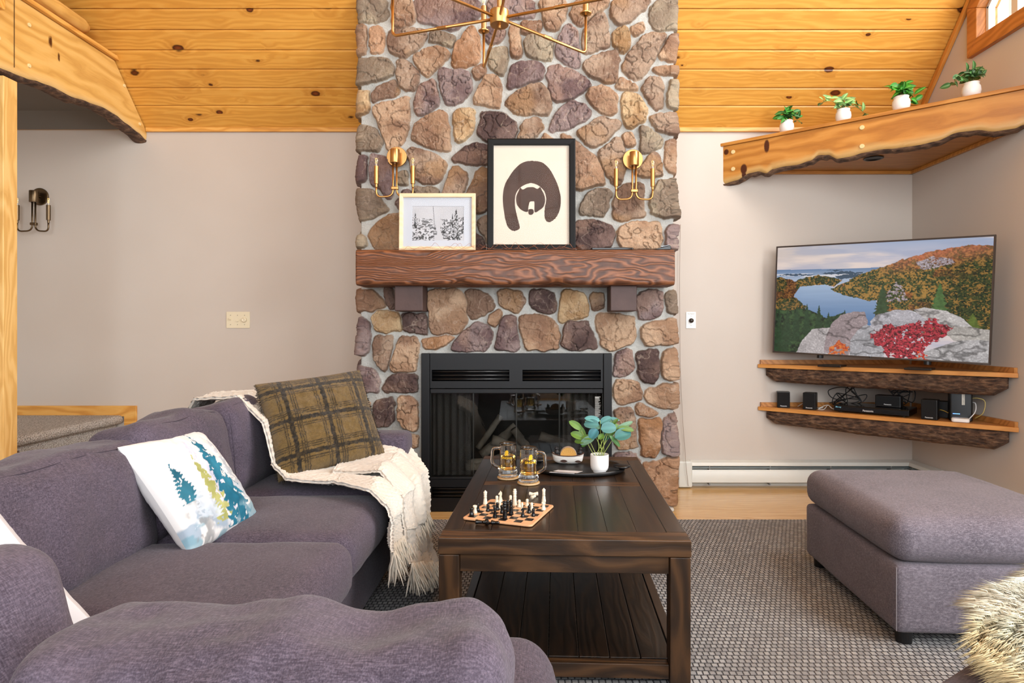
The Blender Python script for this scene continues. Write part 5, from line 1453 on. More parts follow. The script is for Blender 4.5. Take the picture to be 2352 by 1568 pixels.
Y0 = 2.1; hub = P(1147, 42, Y0)
ch = thing('chandelier', 'brass six-armed candle chandelier hanging in front of the chimney at the top', 'chandelier', tuple(hub))
BR = M_['brass']
MB().lathe([(.001, -.025), (.0305, -.025), (.032, -.023), (.032, .023), (.030, .025), (.001, .025)], 40).build('hub', BR, ch, bevel=.001)
MB().lathe([(.0055, -.034), (.006, -.024), (.012, -.024)], 16).build('finial', BR, ch)
MB().cyl((0, 0, .024), (0, 0, 2.2), .0075, 14).build('down_rod', BR, ch)
MB().lathe([(.065, 2.20), (.065, 2.22), (.01, 2.235)], 30).build('ceiling_canopy', BR, ch)
for k in range(6):
    a = R(40 + 60*k + [0, 2, 2, 0, 0, 0][k]); d = Vector((math.cos(a), math.sin(a), 0)); L = .415
    pts = fillet([d*.028, d*L, d*L + Vector((0, 0, .155))], .022, 8)
    ar = MB().tube(pts, .0050, 12).build('arm', BR, ch, smooth=True)
    MB().cyl(d*.20, d*.235, .0062, 12).build('arm_collar', BR, ar)
    M0 = Matrix.Translation(d*L)
    MB().lathe([(.006, .150), (.007, .146), (.022, .152), (.0225, .155), (.001, .156)], 28, M0).build('drip_plate', BR, ch, smooth=False)
    MB().lathe([(.0105, .156), (.0105, .255), (.001, .256)], 20, M0).build('candle_sleeve', BR, ch)
    bulb(ch, M0 @ Matrix.Translation((0, 0, .256)))

# ================================================================ PLANTS
def leaf_mb(mb, base, direction, up, L, Wd, bend=.3, n=6, cols=None, col=None, fold=.25, round_=False, vein=None):
    d = Vector(direction).normalized(); s = d.cross(Vector(up))
    if s.length < 1e-4: s = d.orthogonal()
    s.normalize(); u = s.cross(d).normalized(); vs = []
    for i in range(n + 1):
        f = i / n; w = Wd * (math.sin(math.pi * f**.8)**.7 if not round_ else (math.sin(math.pi*min(1, f*.97+.02)))**.5) * .5 if 0 < f < 1 else 0.0006
        p = Vector(base) + d*(L*f) - u*(bend*L*f*f)
        for k in (-1, -.5, 0, .5, 1): vs.append(p + s*(w*k) + u*(abs(k)*w*fold))
    b = len(mb.v); mb.grid(vs, n + 1, 5)
    if cols is not None:
        vc = vein if vein is not None else tuple(min(1, q*1.5) for q in col)
        for i in range(n + 1): cols += [col, tuple(q*.85 for q in col), vc, tuple(q*.85 for q in col), col]
leafm = attrmat('leaf', .45, spec=.4)
def potted(label, c, s, seed, spread, nleaf, tint, sprigs=(), group='potted plants on the corner beam'):
    rnd = random.Random(seed)
    t_ = thing('potted_plant', label, 'plant', c, rnd.random()*.5, group)
    MB().lathe([(.0, 0), (.026*s, 0), (.034*s, .012*s), (.038*s, .030*s), (.036*s, .048*s), (.030*s, .058*s), (.0325*s, .066*s), (.0300*s, .066*s), (.027*s, .058*s), (.030*s, .045*s)], 36, cap=False).build('pot', M_['white'], t_, smooth=True)
    MB().lathe([(.0, .050*s), (.030*s, .050*s)], 20, cap=False).build('soil', plain('moss', '3a3a20', .95), t_)
    sm = MB(); stems = []
    for k in range(9):
        a = rnd.uniform(0, 6.28); r = rnd.uniform(.2, 1) * spread * .6; h = rnd.uniform(.02, .065) * s
        e = Vector((math.cos(a)*r, math.sin(a)*r, .064*s + h)); stems.append(([Vector((0, 0, .05*s)), Vector((math.cos(a)*r*.35, math.sin(a)*r*.35, .064*s + h*.8)), e]))
    for dx, dz, dy in sprigs:
        stems.append([Vector((0, 0, .05*s)), Vector((dx*.45, dy*.5, .062*s + max(dz, 0)*.5 + .03)), Vector((dx*.8, dy, .062*s + dz + .012)), Vector((dx, dy*1.1, .062*s + dz - .004))])
    n = max(4, int(nleaf * 1.5 / len(stems)))
    for st_ in stems:
        c_ = catmull(st_, 6)
        smb = MB().tube(c_, .0011*s, 6); smb.build('stem', plain('plant_stem', '6b7a3a', .6), t_, smooth=True)
        for k in range(n):
            f = .45 + .55*(k + .5)/n; p = c_[min(int(f*(len(c_)-1)), len(c_)-1)]
            a = rnd.uniform(0, 6.28)
            d = Vector((math.cos(a), math.sin(a), rnd.uniform(-.45, .9))); g = rnd.uniform(.7, 1.25)
            col = tuple(lin(np.clip(np.array(tint) * g, 0, 1)))
            cols = []; lm = MB(); leaf_mb(lm, p, d, (rnd.uniform(-.5, .5), -1.1, rnd.uniform(.0, .9)), rnd.uniform(.034, .052)*s, rnd.uniform(.020, .029)*s, rnd.uniform(.1, .5), 6, cols, col, vein=tuple(lin(np.clip(np.array(tint)*g + .22, 0, 1))))
            lm.c = np.array(cols); lm.build('leaf', leafm, t_, smooth=True)
    return t_
def beampos(px, off=.045):
    k = (px - CX) / F; A2 = A_ - nv_*off; s = (k * A2.y - A2.x) / (dv.x - k * dv.y); p = A2 + dv*s
    return (p.x, p.y, 2.409)
potted('small bushy dark-green plant in a white pot, nearest the fireplace on the corner beam', beampos(1807), 1.22, 3, .075, 30, (.16, .44, .13), ((.10, .01, .01), (.06, .055, 0)))
potted('pale-green trailing plant in a white pot, second from the fireplace on the corner beam', beampos(1937), 1.22, 8, .09, 30, (.48, .66, .38), ((-.17, .03, -.03), (-.10, .065, 0), (.13, .03, 0), (.19, -.01, .02)))
potted('largest bright-green plant in a white pot, third from the fireplace on the corner beam', beampos(2070), 1.30, 12, .09, 34, (.20, .55, .12), ((.10, .03, 0), (.13, -.02, 0), (-.09, .05, 0), (.03, .08, 0)))
potted('dark-green plant trailing to the left from a white pot, nearest the window wall', beampos(2231), 1.25, 17, .06, 24, (.26, .44, .22), ((-.16, -.02, 0), (-.11, .02, .01), (.02, .08, 0), (.07, .04, 0)))
# ================================================================ TELEVISION
tvL = Vector((1.643, 4.213, .9436)); tvR = Vector((2.547, 3.420, .901)); tvLt = Vector((1.643, 4.213, 1.667)); 
mid = (tvL + tvR) / 2; tvx = (tvR - tvL); TW = tvx.length; TH = .724; tvx.normalize()
tvn = Vector((tvx.y, -tvx.x, 0)).normalized()
if tvn.y > 0: tvn = -tvn
tvup = tvn.cross(tvx); tvup = tvup if tvup.z > 0 else -tvup
tv = thing('television', 'large flat-screen television showing an autumn lake landscape on the corner shelf', 'television', (mid.x, mid.y, .858))
MT = frame_of(mid + tvup * TH/2, tvx, -tvn, tvup)      # local: x right, y away from viewer, z up
def tvp(mb, name, mat, **k): mb.tr(MT); return wpart(mb, name, mat, tv, **k)
bz = .010
ringf = MB(); w, h = TW, TH
def rr(ins, y): return [(-w/2+ins, y, -h/2+ins), (w/2-ins, y, -h/2+ins), (w/2-ins, y, h/2-ins), (-w/2+ins, y, h/2-ins)]
pf = [(0, .030), (0, -.004), (.002, -.006), (bz, -.005), (bz, .002)]
vs = []
for a, y in pf: vs += rr(a, y)
ringf.add(vs, [(i*4+k, i*4+(k+1) % 4, (i+1)*4+(k+1) % 4, (i+1)*4+k) for i in range(len(pf)-1) for k in range(4)])
tvp(ringf, 'bezel', plain('gunmetal_bezel', '544c48', .3, .7))
tvp(MB().box(-w/2 + .003, w/2 - .003, .004, .032, -h/2 + .003, h/2 - .003).box(-w*.3, w*.3, .032, .055, -h*.42, h*.12), 'back_shell', M_['black'], bevel=.004)
tvp(MB().lathe([(.001, 0), (.007, 0), (.006, .006), (.001, .007)], 14, Matrix.Translation((.0, -.004, -h/2 + .003))), 'power_sensor', M_['black'])
nu, nv = 620, 350
U, V = np.meshgrid(np.linspace(0, 1, nu), np.linspace(0, 1, nv), indexing='ij')     # v = 0 at the top
def tc(poly):
    out = []
    for x, y in poly:
        u_ = (x - 535) / 1100; out.append((u_, (y - (152 - 47*u_)) / (541 + 109*u_)))
    return out
wu = U + (fbm(U*60, V*40, 3, 1) - .5) * .016; wv = V + (fbm(U*60, V*40, 3, 2) - .5) * .026
def L3(*c): return lin(np.array(c) / 255)
def ramp2(t_, a, b): t_ = np.clip(t_, 0, 1)[..., None]; return L3(*a) * (1 - t_) + L3(*b) * t_
img = ramp2(V / .25, (172, 184, 210), (222, 208, 212))
img = mixc(img, L3(240, 214, 188), sstep(.6, 0, U) * sstep(.30, .05, V) * .6)
cl = fbm(U*3.5, V*16, 5, 3); img = mixc(img, L3(246, 226, 214), sstep(.50, .72, cl) * .75)
img = mixc(img, L3(150, 166, 198), sstep(.62, .38, fbm(U*4, V*13, 4, 9)) * .4)
def put(poly, colr, warp=True, soft=None):
    global img
    p = tc(poly); m = inpoly(wu if warp else U, wv if warp else V, p)
    img[m] = (colr if colr.ndim == 1 else colr[m])
sea = ramp2((V - .21) / .1, (96, 128, 168), (176, 190, 212))
put([(500, 268), (900, 263), (1200, 255), (1300, 330), (900, 345), (500, 345)], sea, False)
img = np.where((((V - .275)**2 < .0004) & (fbm(U*5, V*60, 3, 5) > .45) & (U < .5))[..., None], L3(222, 220, 226), img)
isl = L3(64, 84, 104)
for pl in ([(545, 292), (640, 288), (760, 290), (740, 297), (600, 298)], [(790, 283), (900, 278), (1035, 280), (1030, 290), (830, 290)], [(880, 300), (960, 290), (1040, 292), (1040, 312), (900, 318)], [(830, 270), (880, 267), (930, 270), (880, 274)]): put(pl, isl)
n1 = .55 * fbm(U*46, V*38, 5, 12) + .45 * vnoise(U*150, V*110, 5); n2 = fbm(U*14, V*11, 4, 14); n3 = .5 * fbm(U*110, V*90, 3, 15) + .5 * vnoise(U*230, V*160, 8)
dkf = np.array(L3(34, 52, 44)); mdf = np.array(L3(78, 92, 58))
def forest_c(warm, dark=0.0):
    g = ramp2((n3 - .3) / .4, (30, 48, 34), (92, 104, 56))
    o_ = ramp2((n1 - .3) / .4, (122, 92, 48), (186, 142, 72))
    r_ = ramp2((n3 - .3) / .4, (140, 58, 40), (206, 96, 62))
    c_ = g.copy(); m = sstep(.535 - warm*.07, .60 - warm*.07, n1*.6 + n3*.4)[..., None]; c_ = c_*(1-m) + o_*m
    m = (sstep(.60, .70, n2) * warm * .7)[..., None]; c_ = c_*(1-m) + r_*m
    return c_ * (1 - dark)
put([(500, 310), (560, 305), (640, 325), (700, 330), (640, 420), (560, 440), (500, 440)], forest_c(.5, .45))
put([(640, 330), (700, 310), (780, 296), (860, 308), (920, 322), (880, 352), (820, 345), (690, 358)], forest_c(.45, .30))
lake = ramp2((V - .3) / .4, (176, 196, 222), (84, 122, 168)); lake = lake * (.93 + .14 * fbm(U*5, V*50, 3, 21))[..., None]
put([(645, 400), (680, 355), (760, 350), (825, 345), (900, 375), (1100, 420), (1130, 520), (1080, 560), (1000, 600), (860, 580), (760, 520), (690, 450), (655, 425)], lake, False)
hill = forest_c(.75, .12); hm = ramp2((U - .55) / .45, (0, 0, 0), (0, 0, 0))
hill2 = forest_c(.1, .35); f_ = sstep(.66, .92, U + .35*(V - .4) + .25*(n2 - .5))[..., None]; hill = hill * (1 - f_) + hill2 * f_
rdg = sstep(.20, .02, V - (.30 - .30*U) ) * sstep(.5, .62, U); hill = mixc(hill, L3(206, 124, 92), rdg * .75 * (n1*1.6))
put([(860, 365), (930, 338), (1000, 302), (1080, 270), (1150, 250), (1250, 208), (1400, 168), (1550, 146), (1700, 150), (1700, 640), (1300, 600), (1150, 560), (1100, 520), (1110, 430), (1050, 430), (960, 408), (880, 382)], hill)
rk = ramp2((n3 - .3) / .4, (128, 112, 116), (196, 184, 190))
m = inpoly(wu, wv, tc([(1290, 235), (1360, 205), (1460, 215), (1470, 235), (1400, 260), (1320, 270)])) & (n1 > .40); img[m] = rk[m]
m = inpoly(wu, wv, tc([(1150, 410), (1200, 330), (1240, 370), (1260, 430), (1160, 440)])) & (n1 > .50); img[m] = rk[m]
put([(500, 400), (560, 410), (620, 400), (680, 430), (720, 460), (700, 520), (500, 560)], forest_c(.5, .40))
trees = ramp2((fbm(U*70, V*45, 4, 31) - .3) / .4, (18, 34, 26), (66, 98, 58)) * .85
put([(500, 470), (600, 480), (700, 470), (780, 490), (830, 520), (880, 510), (940, 490), (900, 560), (830, 640), (700, 700), (640, 760), (480, 760)], trees)
def tvfir(cx, by, ty, wpx, colr, s):
    global img
    (u0, v0), (u1, v1) = tc([(cx, by), (cx, ty)]); t_ = (v0 - V) / (v0 - v1)
    saw = .55 + .45*np.abs(((t_*9 + s + 1.5*vnoise(U*60, V*20, s)) % 1) - .5)*2
    m = (np.abs(U - u0) < wpx/1100*np.clip(1 - t_, 0, 1)**.8*saw) & (t_ > 0) & (t_ < 1)
    cc = np.array(L3(*colr)) * (.55 + .9*fbm(U*90, V*60, 3, s))[..., None]; img[m] = cc[m]
for a in ((560, 690, 480, 45), (610, 660, 470, 40), (665, 640, 455, 40), (725, 600, 445, 32), (795, 580, 452, 30), (850, 580, 490, 24), (900, 570, 500, 20), (735, 650, 535, 30), (590, 720, 540, 45), (940, 520, 478, 12)): tvfir(*a, (40, 66, 42), a[0] % 7)
tvfir(1135, 500, 345, 48, (56, 78, 50), 3); tvfir(1410, 505, 342, 52, (78, 110, 62), 5);  tvfir(1560, 575, 500, 45, (94, 112, 50), 6); pass
def rocks(poly, base, s, shade=0):
    global img
    d, v_ = worley(U*9 + s, V*6 + s, 1); d2, _ = worley(U*90, V*60, 1)
    crk = sstep(.06, .0, np.abs(fbm(U*8 + s, V*9, 4, s) - .5)) * .6
    c_ = np.array(L3(*base)) * (.66 + .55*fbm(U*9 + s, V*9, 3, s + 2) - shade*0)[..., None] * (.72 + .56*n3)[..., None]; c_ = c_ * (1 - crk)[..., None]
    sp = (fbm(U*150, V*110, 2, 8) > .62)[..., None]; c_ = np.where(sp, c_*1.3, c_); c_ = np.clip(c_, 0, 1)
    p = tc(poly); m = inpoly(U + (wu - U)*.35, V + (wv - V)*.35, p); img[m] = c_[m]
rocks([(640, 760), (700, 640), (760, 580), (860, 570), (850, 640), (960, 700), (960, 760)], (188, 180, 180), 3)
rocks([(840, 620), (870, 550), (920, 505), (990, 488), (1045, 490), (1066, 545), (1050, 600), (990, 640), (970, 720), (830, 700)], (158, 142, 144), 5)
rocks([(1078, 540), (1110, 505), (1200, 480), (1280, 482), (1330, 505), (1400, 560), (1300, 620), (1100, 620)], (184, 180, 186), 7)
rocks([(1290, 480), (1340, 468), (1440, 485), (1510, 520), (1560, 570), (1560, 580), (1450, 570), (1350, 530)], (196, 190, 188), 9)
rocks([(975, 760), (975, 640), (1010, 590), (1060, 555), (1110, 590), (1160, 640), (1150, 760)], (172, 170, 174), 11)
rocks([(1400, 560), (1560, 570), (1660, 590), (1660, 680), (1480, 640)], (176, 170, 164), 13)
rocks([(1140, 770), (1300, 720), (1400, 680), (1500, 640), (1600, 635), (1680, 650), (1680, 790), (1140, 770)], (184, 180, 180), 15)
bsh = fbm(U*60, V*50, 4, 41)
m = inpoly(U + (wu-U)*2.5, V + (wv-V)*2.5, tc([(1080, 605), (1120, 590), (1160, 548), (1210, 575), (1250, 560), (1320, 545), (1385, 525), (1430, 560), (1480, 575), (1440, 620), (1390, 650), (1350, 690), (1290, 735), (1170, 728), (1140, 670), (1100, 650)])) & (bsh > .30)
rc_ = ramp2(((.5*fbm(U*110, V*90, 3, 43) + .5*vnoise(U*200, V*150, 4)) - .3) / .4, (74, 24, 32), (208, 66, 80)); img[m] = rc_[m]
m = inpoly(U + (wu-U)*2, V + (wv-V)*2, tc([(850, 712), (870, 670), (910, 645), (955, 652), (965, 690), (950, 716)])) & (bsh > .36)
rc_ = ramp2((fbm(U*110, V*90, 3, 47) - .3) / .4, (176, 60, 40), (232, 132, 60)); img[m] = rc_[m]
m = inpoly(U + (wu-U)*2.5, V + (wv-V)*2.5, tc([(1290, 740), (1330, 700), (1370, 735), (1360, 752)])) & (bsh > .45); img[m] = rc_[m] * np.array([1, .4, .6])
scr = MB(); sw2, sh2 = w - 2*bz, h - 2*bz
scr.grid([(-sw2/2 + sw2*a, -.001, sh2/2 - sh2*b) for a, b in zip(U.ravel(), V.ravel())], nu, nv); scr.c = np.clip(img.reshape(-1, 3), 0, 1)
tvp(scr, 'screen', attrmat('lit_screen', .08, emit=.66, spec=.35))
for sx_ in (-.30, .30):
    f = MB(); f.tube([(sx_*1.0, .02, -h/2 + .01), (sx_*1.0, .02, -h/2 - .020)], .02, 12); tvp(f, 'stand_neck', M_['black'])
for px in (1925, 2150):
    k = (px - CX) / F; q = Vector((k*3.9, 3.9, 0)); s = (tvx.x*(q.x - mid.x) + tvx.y*(q.y - mid.y))
    c_ = mid + tvx*((px - 2030) / 500 * TW * .9) ; 
    wpart(MB().box(-.07, .07, -.05, .09, 0, .012, frame_of((c_.x, c_.y, .8595), tvx if abs(tvx.z) < .001 else Vector((tvx.x, tvx.y, 0)).normalized(), -tvn, (0, 0, 1))), 'stand_foot', M_['black'], tv, bevel=.004)

# ================================================================ ELECTRONICS ON THE LOWER SHELF
a2, d2, n2_, L2 = S2
def onshelf(px, off, z=.5615):
    """point on the shelf seen at column px, lying off metres behind the front edge"""
    k = (px - CX) / F; q = a2 - n2_*off; s = (k*q.y - q.x) / (d2.x - k*d2.y); p = q + d2*s; return Vector((p.x, p.y, z))
ang = math.atan2(d2.y, d2.x)
logo = plain('silver_lettering', 'c9c9c9', .4)
def letter(txt, size, root, loc, rx=90, mat=None, shear=0):
    m = text_mb(txt, size, .0002, bold=size*.03, shear=shear); m.tr(Matrix.Translation(loc) @ Matrix.Rotation(R(rx), 4, 'X')); return m.build('lettering', mat or logo, root)
def speaker(px, off, w_, d_, h_, label, yaw=0, cat='speaker'):
    t_ = thing('speaker', label, cat, onshelf(px, off), ang + R(yaw), None)
    MB().prism(rrect(w_, d_, .006), 0, h_).build('cabinet', M_['black'], t_, bevel=.003)
    MB().prism(rrect(w_*.90, h_*.93, .005), 0, .002, Matrix.Translation((0, -d_/2 - .0002, h_/2)) @ Matrix.Rotation(R(90), 4, 'X')).build('grille', plain('speaker_cloth', '0b0b0c', .9, bump=.4, bs=900), t_)
    letter('Panasonic', .0105, t_, (0, -d_/2 - .0026, .012))
    return t_
speaker(1799, .070, .082, .085, .108, 'small black cube speaker nearest the left end of the lower corner shelf', 22)
speaker(1861, .080, .080, .085, .112, 'small black cube speaker left of the disc player, second from the left', 8)
speaker(2137, .062, .085, .075, .118, 'small black speaker standing at the shelf front, right of the disc player', -2)
dp = thing('disc_player', 'flat black disc player in the middle of the lower corner shelf', 'disc player', onshelf(2008, .135), ang + R(-1))
MB().box(-.215, .215, -.10, .13, .006, .046).build('case', M_['blackg'], dp, bevel=.004)
MB().box(-.213, .213, -.106, -.1005, .010, .040).build('front_panel', plain('player_front', '18181b', .25), dp, bevel=.0015)
MB().box(-.17, .17, -.1075, -.1065, .024, .0255).build('tray_slot', M_['black'], dp)
letter('Panasonic', .0155, dp, (-.01, -.1080, .0225))
letter('Blu-ray', .012, dp, (-.185, -.1080, .034), mat=plain('blue_logo', '7fc3dc', .4), shear=.2)
for x in (-.18, .18):
    for y in (-.07, .10): MB().lathe([(.012, 0), (.012, .0065)], 14, Matrix.Translation((x, y, 0))).build('foot', M_['black'], dp)
cs = thing('center_speaker', 'wide black centre speaker sitting on top of the disc player', 'speaker', onshelf(2042, .15, .5615 + .0475), ang)
MB().prism(rrect(.145, .075, .006), 0, .072).build('cabinet', M_['black'], cs, bevel=.003)
MB().box(-.066, .066, -.0395, -.0378, .008, .066).build('grille', plain('speaker_cloth2', '0b0b0c', .9, bump=.4, bs=900), cs)
letter('Panasonic', .0105, cs, (0, -.0402, .016))
rt = thing('router', 'tall black router with a blue status light near the right end of the lower shelf', 'router', onshelf(2205, .125), ang + R(12))
MB().prism(rrect(.115, .10, .012), 0, .185).build('housing', M_['black'], rt, bevel=.006)
MB().box(-.040, -.005, -.0512, -.0500, .040, .0435).build('status_light', plain('blue_led', '4f86ff', .3, 0, Emission_Color=(.12, .3, 1, 1), Emission_Strength=2.5), rt)
MB().box(.004, .018, -.0512, -.0500, .095, .165).build('paper_label', plain('label_paper', 'd6d2c6', .7), rt)
tm = text_mb('DO NOT UNPLUG', .0088, .0001); tm.tr(Matrix.Translation((.011, -.0515, .130)) @ Matrix.Rotation(R(90), 4, 'X') @ Matrix.Rotation(R(-90), 4, 'Z')); tm.build('lettering', plain('label_ink', '4a4a48', .7), rt)
sq = thing('modem', 'squat black modem box behind the speaker beside the tall router', 'modem', onshelf(2165, .20), ang)
MB().prism(rrect(.10, .07, .006), 0, .10).build('housing', M_['black'], sq, bevel=.003)
wb_ = thing('set_top_puck', 'small flat white device at the shelf front below the router', 'device', onshelf(2206, .040), ang + R(6))
MB().prism(rrect(.088, .070, .016, 8), 0, .022).build('case', M_['white'], wb_, bevel=.006, bseg=4)
MB().prism(rrect(.018, .010, .002), .0222, .0228).build('badge', plain('grey_badge', 'c6c6cb', .5), wb_)
def cable(name, label, pts, r, col, n=8):
    o = MB().tube(catmull(pts, n), r, 7).build(name, plain(name + '_pvc', col, .45), smooth=True); return tag(o, label, 'cable')
def cs_(px, py, off):      # point at a given pixel row above the shelf plane
    p = onshelf(px, off); p.z = max(.5655, H - (py - CY) * p.y / F); return p
rnd = random.Random(5)
pts = [cs_(1905, 925, .22)]
for k in range(22): pts.append(cs_(1900 + 70*rnd.random() + (k % 3)*10, 886 + 44*rnd.random()**1.3, .19 + .06*rnd.random()))
cable('black_power_cable', 'tangle of black cable piled behind the left speakers on the lower shelf', pts, .0030, '0c0c0c')
pts = [cs_(2060, 915, .30)]
for k in range(20): pts.append(cs_(2040 + 60*rnd.random(), 886 + 40*rnd.random(), .27 + .05*rnd.random()))
cable('black_power_cable', 'tangle of black cable in the shelf corner above the disc player', pts, .0030, '0c0c0c')
cable('white_cable', 'white cable looping between the two left speakers and the disc player', [cs_(1832, 938, .13), cs_(1850, 925, .15), cs_(1870, 940, .14), cs_(1890, 935, .12), cs_(1880, 950, .10), cs_(1900, 930, .14), cs_(1915, 945, .12), cs_(1925, 948, .10)], .0024, 'd8d4cc')
cable('white_cable', 'second white cable running in front of the disc player corner', [cs_(1878, 946, .07), cs_(1892, 942, .08), cs_(1902, 930, .12), cs_(1912, 938, .10), cs_(1930, 930, .16)], .0022, 'dcd8d0')
cable('yellow_network_cable', 'yellow network cable curving out right of the router', [cs_(2226, 916, .13), cs_(2245, 914, .12), cs_(2262, 922, .12), cs_(2258, 948, .12), cs_(2240, 960, .14)], .0025, 'c9b46a')
cable('yellow_network_cable', 'short yellow network cable lying between the front speaker and the router', [cs_(2150, 940, .16), cs_(2165, 942, .13), cs_(2182, 950, .12)], .0025, 'd0a848')
cable('white_power_cable', 'white cable from the router down to the flat white device', [cs_(2227, 924, .13), cs_(2240, 926, .10), cs_(2240, 945, .08), cs_(2226, 962, .06), cs_(2222, 966, .055)], .0028, 'd9d9da')
# ================================================================ THINGS ON THE COFFEE TABLE
ZT = .4602
def shear_free(v): return v
# --- mugs of beer
def mug(label, px, py, handle_deg, clabel, text_deg):
    c = onz(px, py, ZT + .006); c.z = ZT
    co = thing('coaster', clabel, 'coaster', tuple(c), 0, 'bark coasters under the mugs')
    MB().lathe([(.0, 0), (.044, 0), (.0455, .003), (.0445, .0065), (.0, .0065)], 36).build('wood_slice', plain('coaster_wood', 'd8a860', .6, bump=.4, bs=90, var=.2), co)
    MB().lathe([(.0440, .0006), (.0470, .002), (.0468, .0055), (.0440, .0066)], 36, cap=False).build('bark_rim', plain('coaster_rim', 'b09878', .9, bump=1, bs=150, var=.45), co)
    m = thing('beer_mug', label, 'mug', (c.x, c.y, ZT + .0068), R(handle_deg), 'glass beer mugs')
    h_, r_ = .142, .037
    outer = [(.001, 0), (.036, 0), (.0405, .003), (.041, .008), (.0395, .014), (.0400, .020), (.0385, .026), (.0365, .030), (.0360, .036), (.0362, h_ - .012), (.0372, h_ - .004), (.0370, h_)]
    inner = [(.0345, h_), (.0340, h_ - .008), (.0328, h_ - .02), (.0325, .040), (.031, .034), (.026, .0315), (.001, .0310)]
    prof = outer + inner; mb = MB(); n = 48; vs = []
    for i, (r, z) in enumerate(prof):
        for k in range(n):
            a = 2*math.pi*k/n; rr_ = r
            if i < 8 and .004 < z < .028: rr_ = r * (1 + .030*math.cos(a*16))
            vs.append((rr_*math.cos(a), rr_*math.sin(a), z))
    mb.add(vs, [(i*n+k, i*n+(k+1) % n, (i+1)*n+(k+1) % n, (i+1)*n+k) for i in range(len(prof)-1) for k in range(n)])
    mb.build('glass_body', M_['glass'], m, smooth=True)
    hp = fillet([(.0350, 0, h_ - .022), (.066, 0, h_ - .022), (.070, 0, .052), (.0355, 0, .036)], .022, 8)
    MB().tube(hp, .0062, 14, [.0068] * len(hp)).build('handle', M_['glass'], m, smooth=True)
    bz_ = [(.001, .0312), (.0262, .0318), (.0312, .0345), (.03235, .0402), (.03235, .094), (.031, .0945), (.001, .0945)]
    MB().lathe(bz_, 44, cap=False).build('beer', M_['beer'], m, smooth=True)
    gold = plain('gold_print', 'e8b81c', .45)
    def wrap(t_, z0, deg, sc=1.0):
        out = MB(); out.f = t_.f
        for x, y, z in t_.v:
            a = x * sc / .0374 + R(deg); out.v.append((.0374*math.sin(a), -.0374*math.cos(a), z0 + y*sc))
        return out
    wrap(text_mb('SINGHA', .0135, 0, bold=.0003), .085, text_deg).build('lettering', gold, m)
    # heraldic lion-like emblem above the word
    lion = [(-.007, .000), (-.009, .006), (-.006, .009), (-.009, .014), (-.005, .016), (-.006, .022), (-.002, .020), (.001, .025), (.004, .021), (.008, .022), (.006, .017), (.010, .014), (.006, .010), (.009, .005), (.005, .004), (.004, -.001), (.000, .003), (-.003, -.001)]
    em = MB(); fine = []
    for (a, b), (c2, d2_) in zip(lion, lion[1:] + lion[:1]):
        for q in range(4): fine.append((a + (c2-a)*q/4, b + (d2_-b)*q/4, 0))
    cx_ = (.0, .011, 0); em.add([cx_] + fine, [(0, i + 1, (i + 1) % len(fine) + 1) for i in range(len(fine))])
    wrap(em, .095, text_deg).build('lion_emblem', gold, m)
    return m
mug('left glass beer mug, set slightly farther back, with yellow lettering', 1167, 1094, 178, 'bark-edged round coaster under the left beer mug', 0 - 178 - 8)
mug('right glass beer mug, set nearer the chessboard, handle to the right', 1214, 1106, -3, 'bark-edged round coaster under the right beer mug', 3 + 14)

# --- black oval tray
tc_ = onz(1333, 1082, ZT); TRY = thing('serving_tray', 'black oval wooden serving tray with round handles on the coffee table', 'tray', (tc_.x, tc_.y + .03, ZT + .0005), R(-2))
def oval(a, b, n=64): return [(a*math.cos(2*math.pi*k/n), b*math.sin(2*math.pi*k/n)) for k in range(n)]
ta, tb_ = .205, .150
tr_ = MB(); vs = []; pr = [(.93, 0), (.99, .004), (1.0, .014), (.985, .019), (.955, .018), (.945, .010), (.0, .010)]
for f, z in pr:
    for x, y in oval(ta*f + 1e-4, tb_*f + 1e-4): vs.append((x, y, z))
n = 64
tr_.add(vs, [(i*n+k, i*n+(k+1) % n, (i+1)*n+(k+1) % n, (i+1)*n+k) for i in range(len(pr)-1) for k in range(n)]); tr_.f.append(tuple(range(n - 1, -1, -1)))
tr_.build('tray_board', plain('black_stained_wood', '151414', .4, bump=.15, bs=60), TRY, smooth=True)
for hx_, hy_ in ((.182, -.075), (-.186, .055)):
    hh = MB().lathe([(.012, .018), (.012, .026), (.030, .029), (.036, .032), (.036, .036), (.028, .040), (.001, .041)], 26, Matrix.Translation((hx_, hy_, 0))); hh.build('tray_handle', M_['black'], TRY, smooth=True)
ztr = ZT + .0112
# --- birch-bark canoe holder with bears
cn = onz(1305, 1066, ztr); cn.y += .02
CN = thing('canoe_coaster_holder', 'white birch-bark canoe ornament with two black bears on the tray', 'ornament', (cn.x, cn.y, ztr), R(-6))
def hull(L, W, Hh, shrink=0):
    vs = []; nu_, nr_ = 30, 14
    for i in range(nu_ + 1):
        f = i/nu_*2 - 1; wd = W/2 * (1 - abs(f)**3)**.6 - shrink; x = (L/2 - shrink) * f * .985; ht = Hh + .010*abs(f)**2.5
        for k in range(nr_ + 1):
            a = math.pi * k / nr_; yy = -math.cos(a) * max(wd, .0008); zz = ht - math.sin(a)**.7 * (ht - .0 - shrink) * (1 - .25*abs(f)**4)
            vs.append((x * (1 - .10*math.sin(a)), yy, zz))
    return vs, nu_ + 1, nr_ + 1
hv, a_, b_ = hull(.150, .066, .040); hb = MB(); hb.grid(hv, a_, b_); hv2, _, _ = hull(.150, .066, .040, .004); n0 = len(hb.f); hb.grid(hv2, a_, b_); hb.f[n0:] = [f[::-1] for f in hb.f[n0:]]
t = NT('birch_bark'); o_ = t.obj(); nb_ = t.noise(t.map(o_, (22, 22, 190)), 1.0, 4, .6)
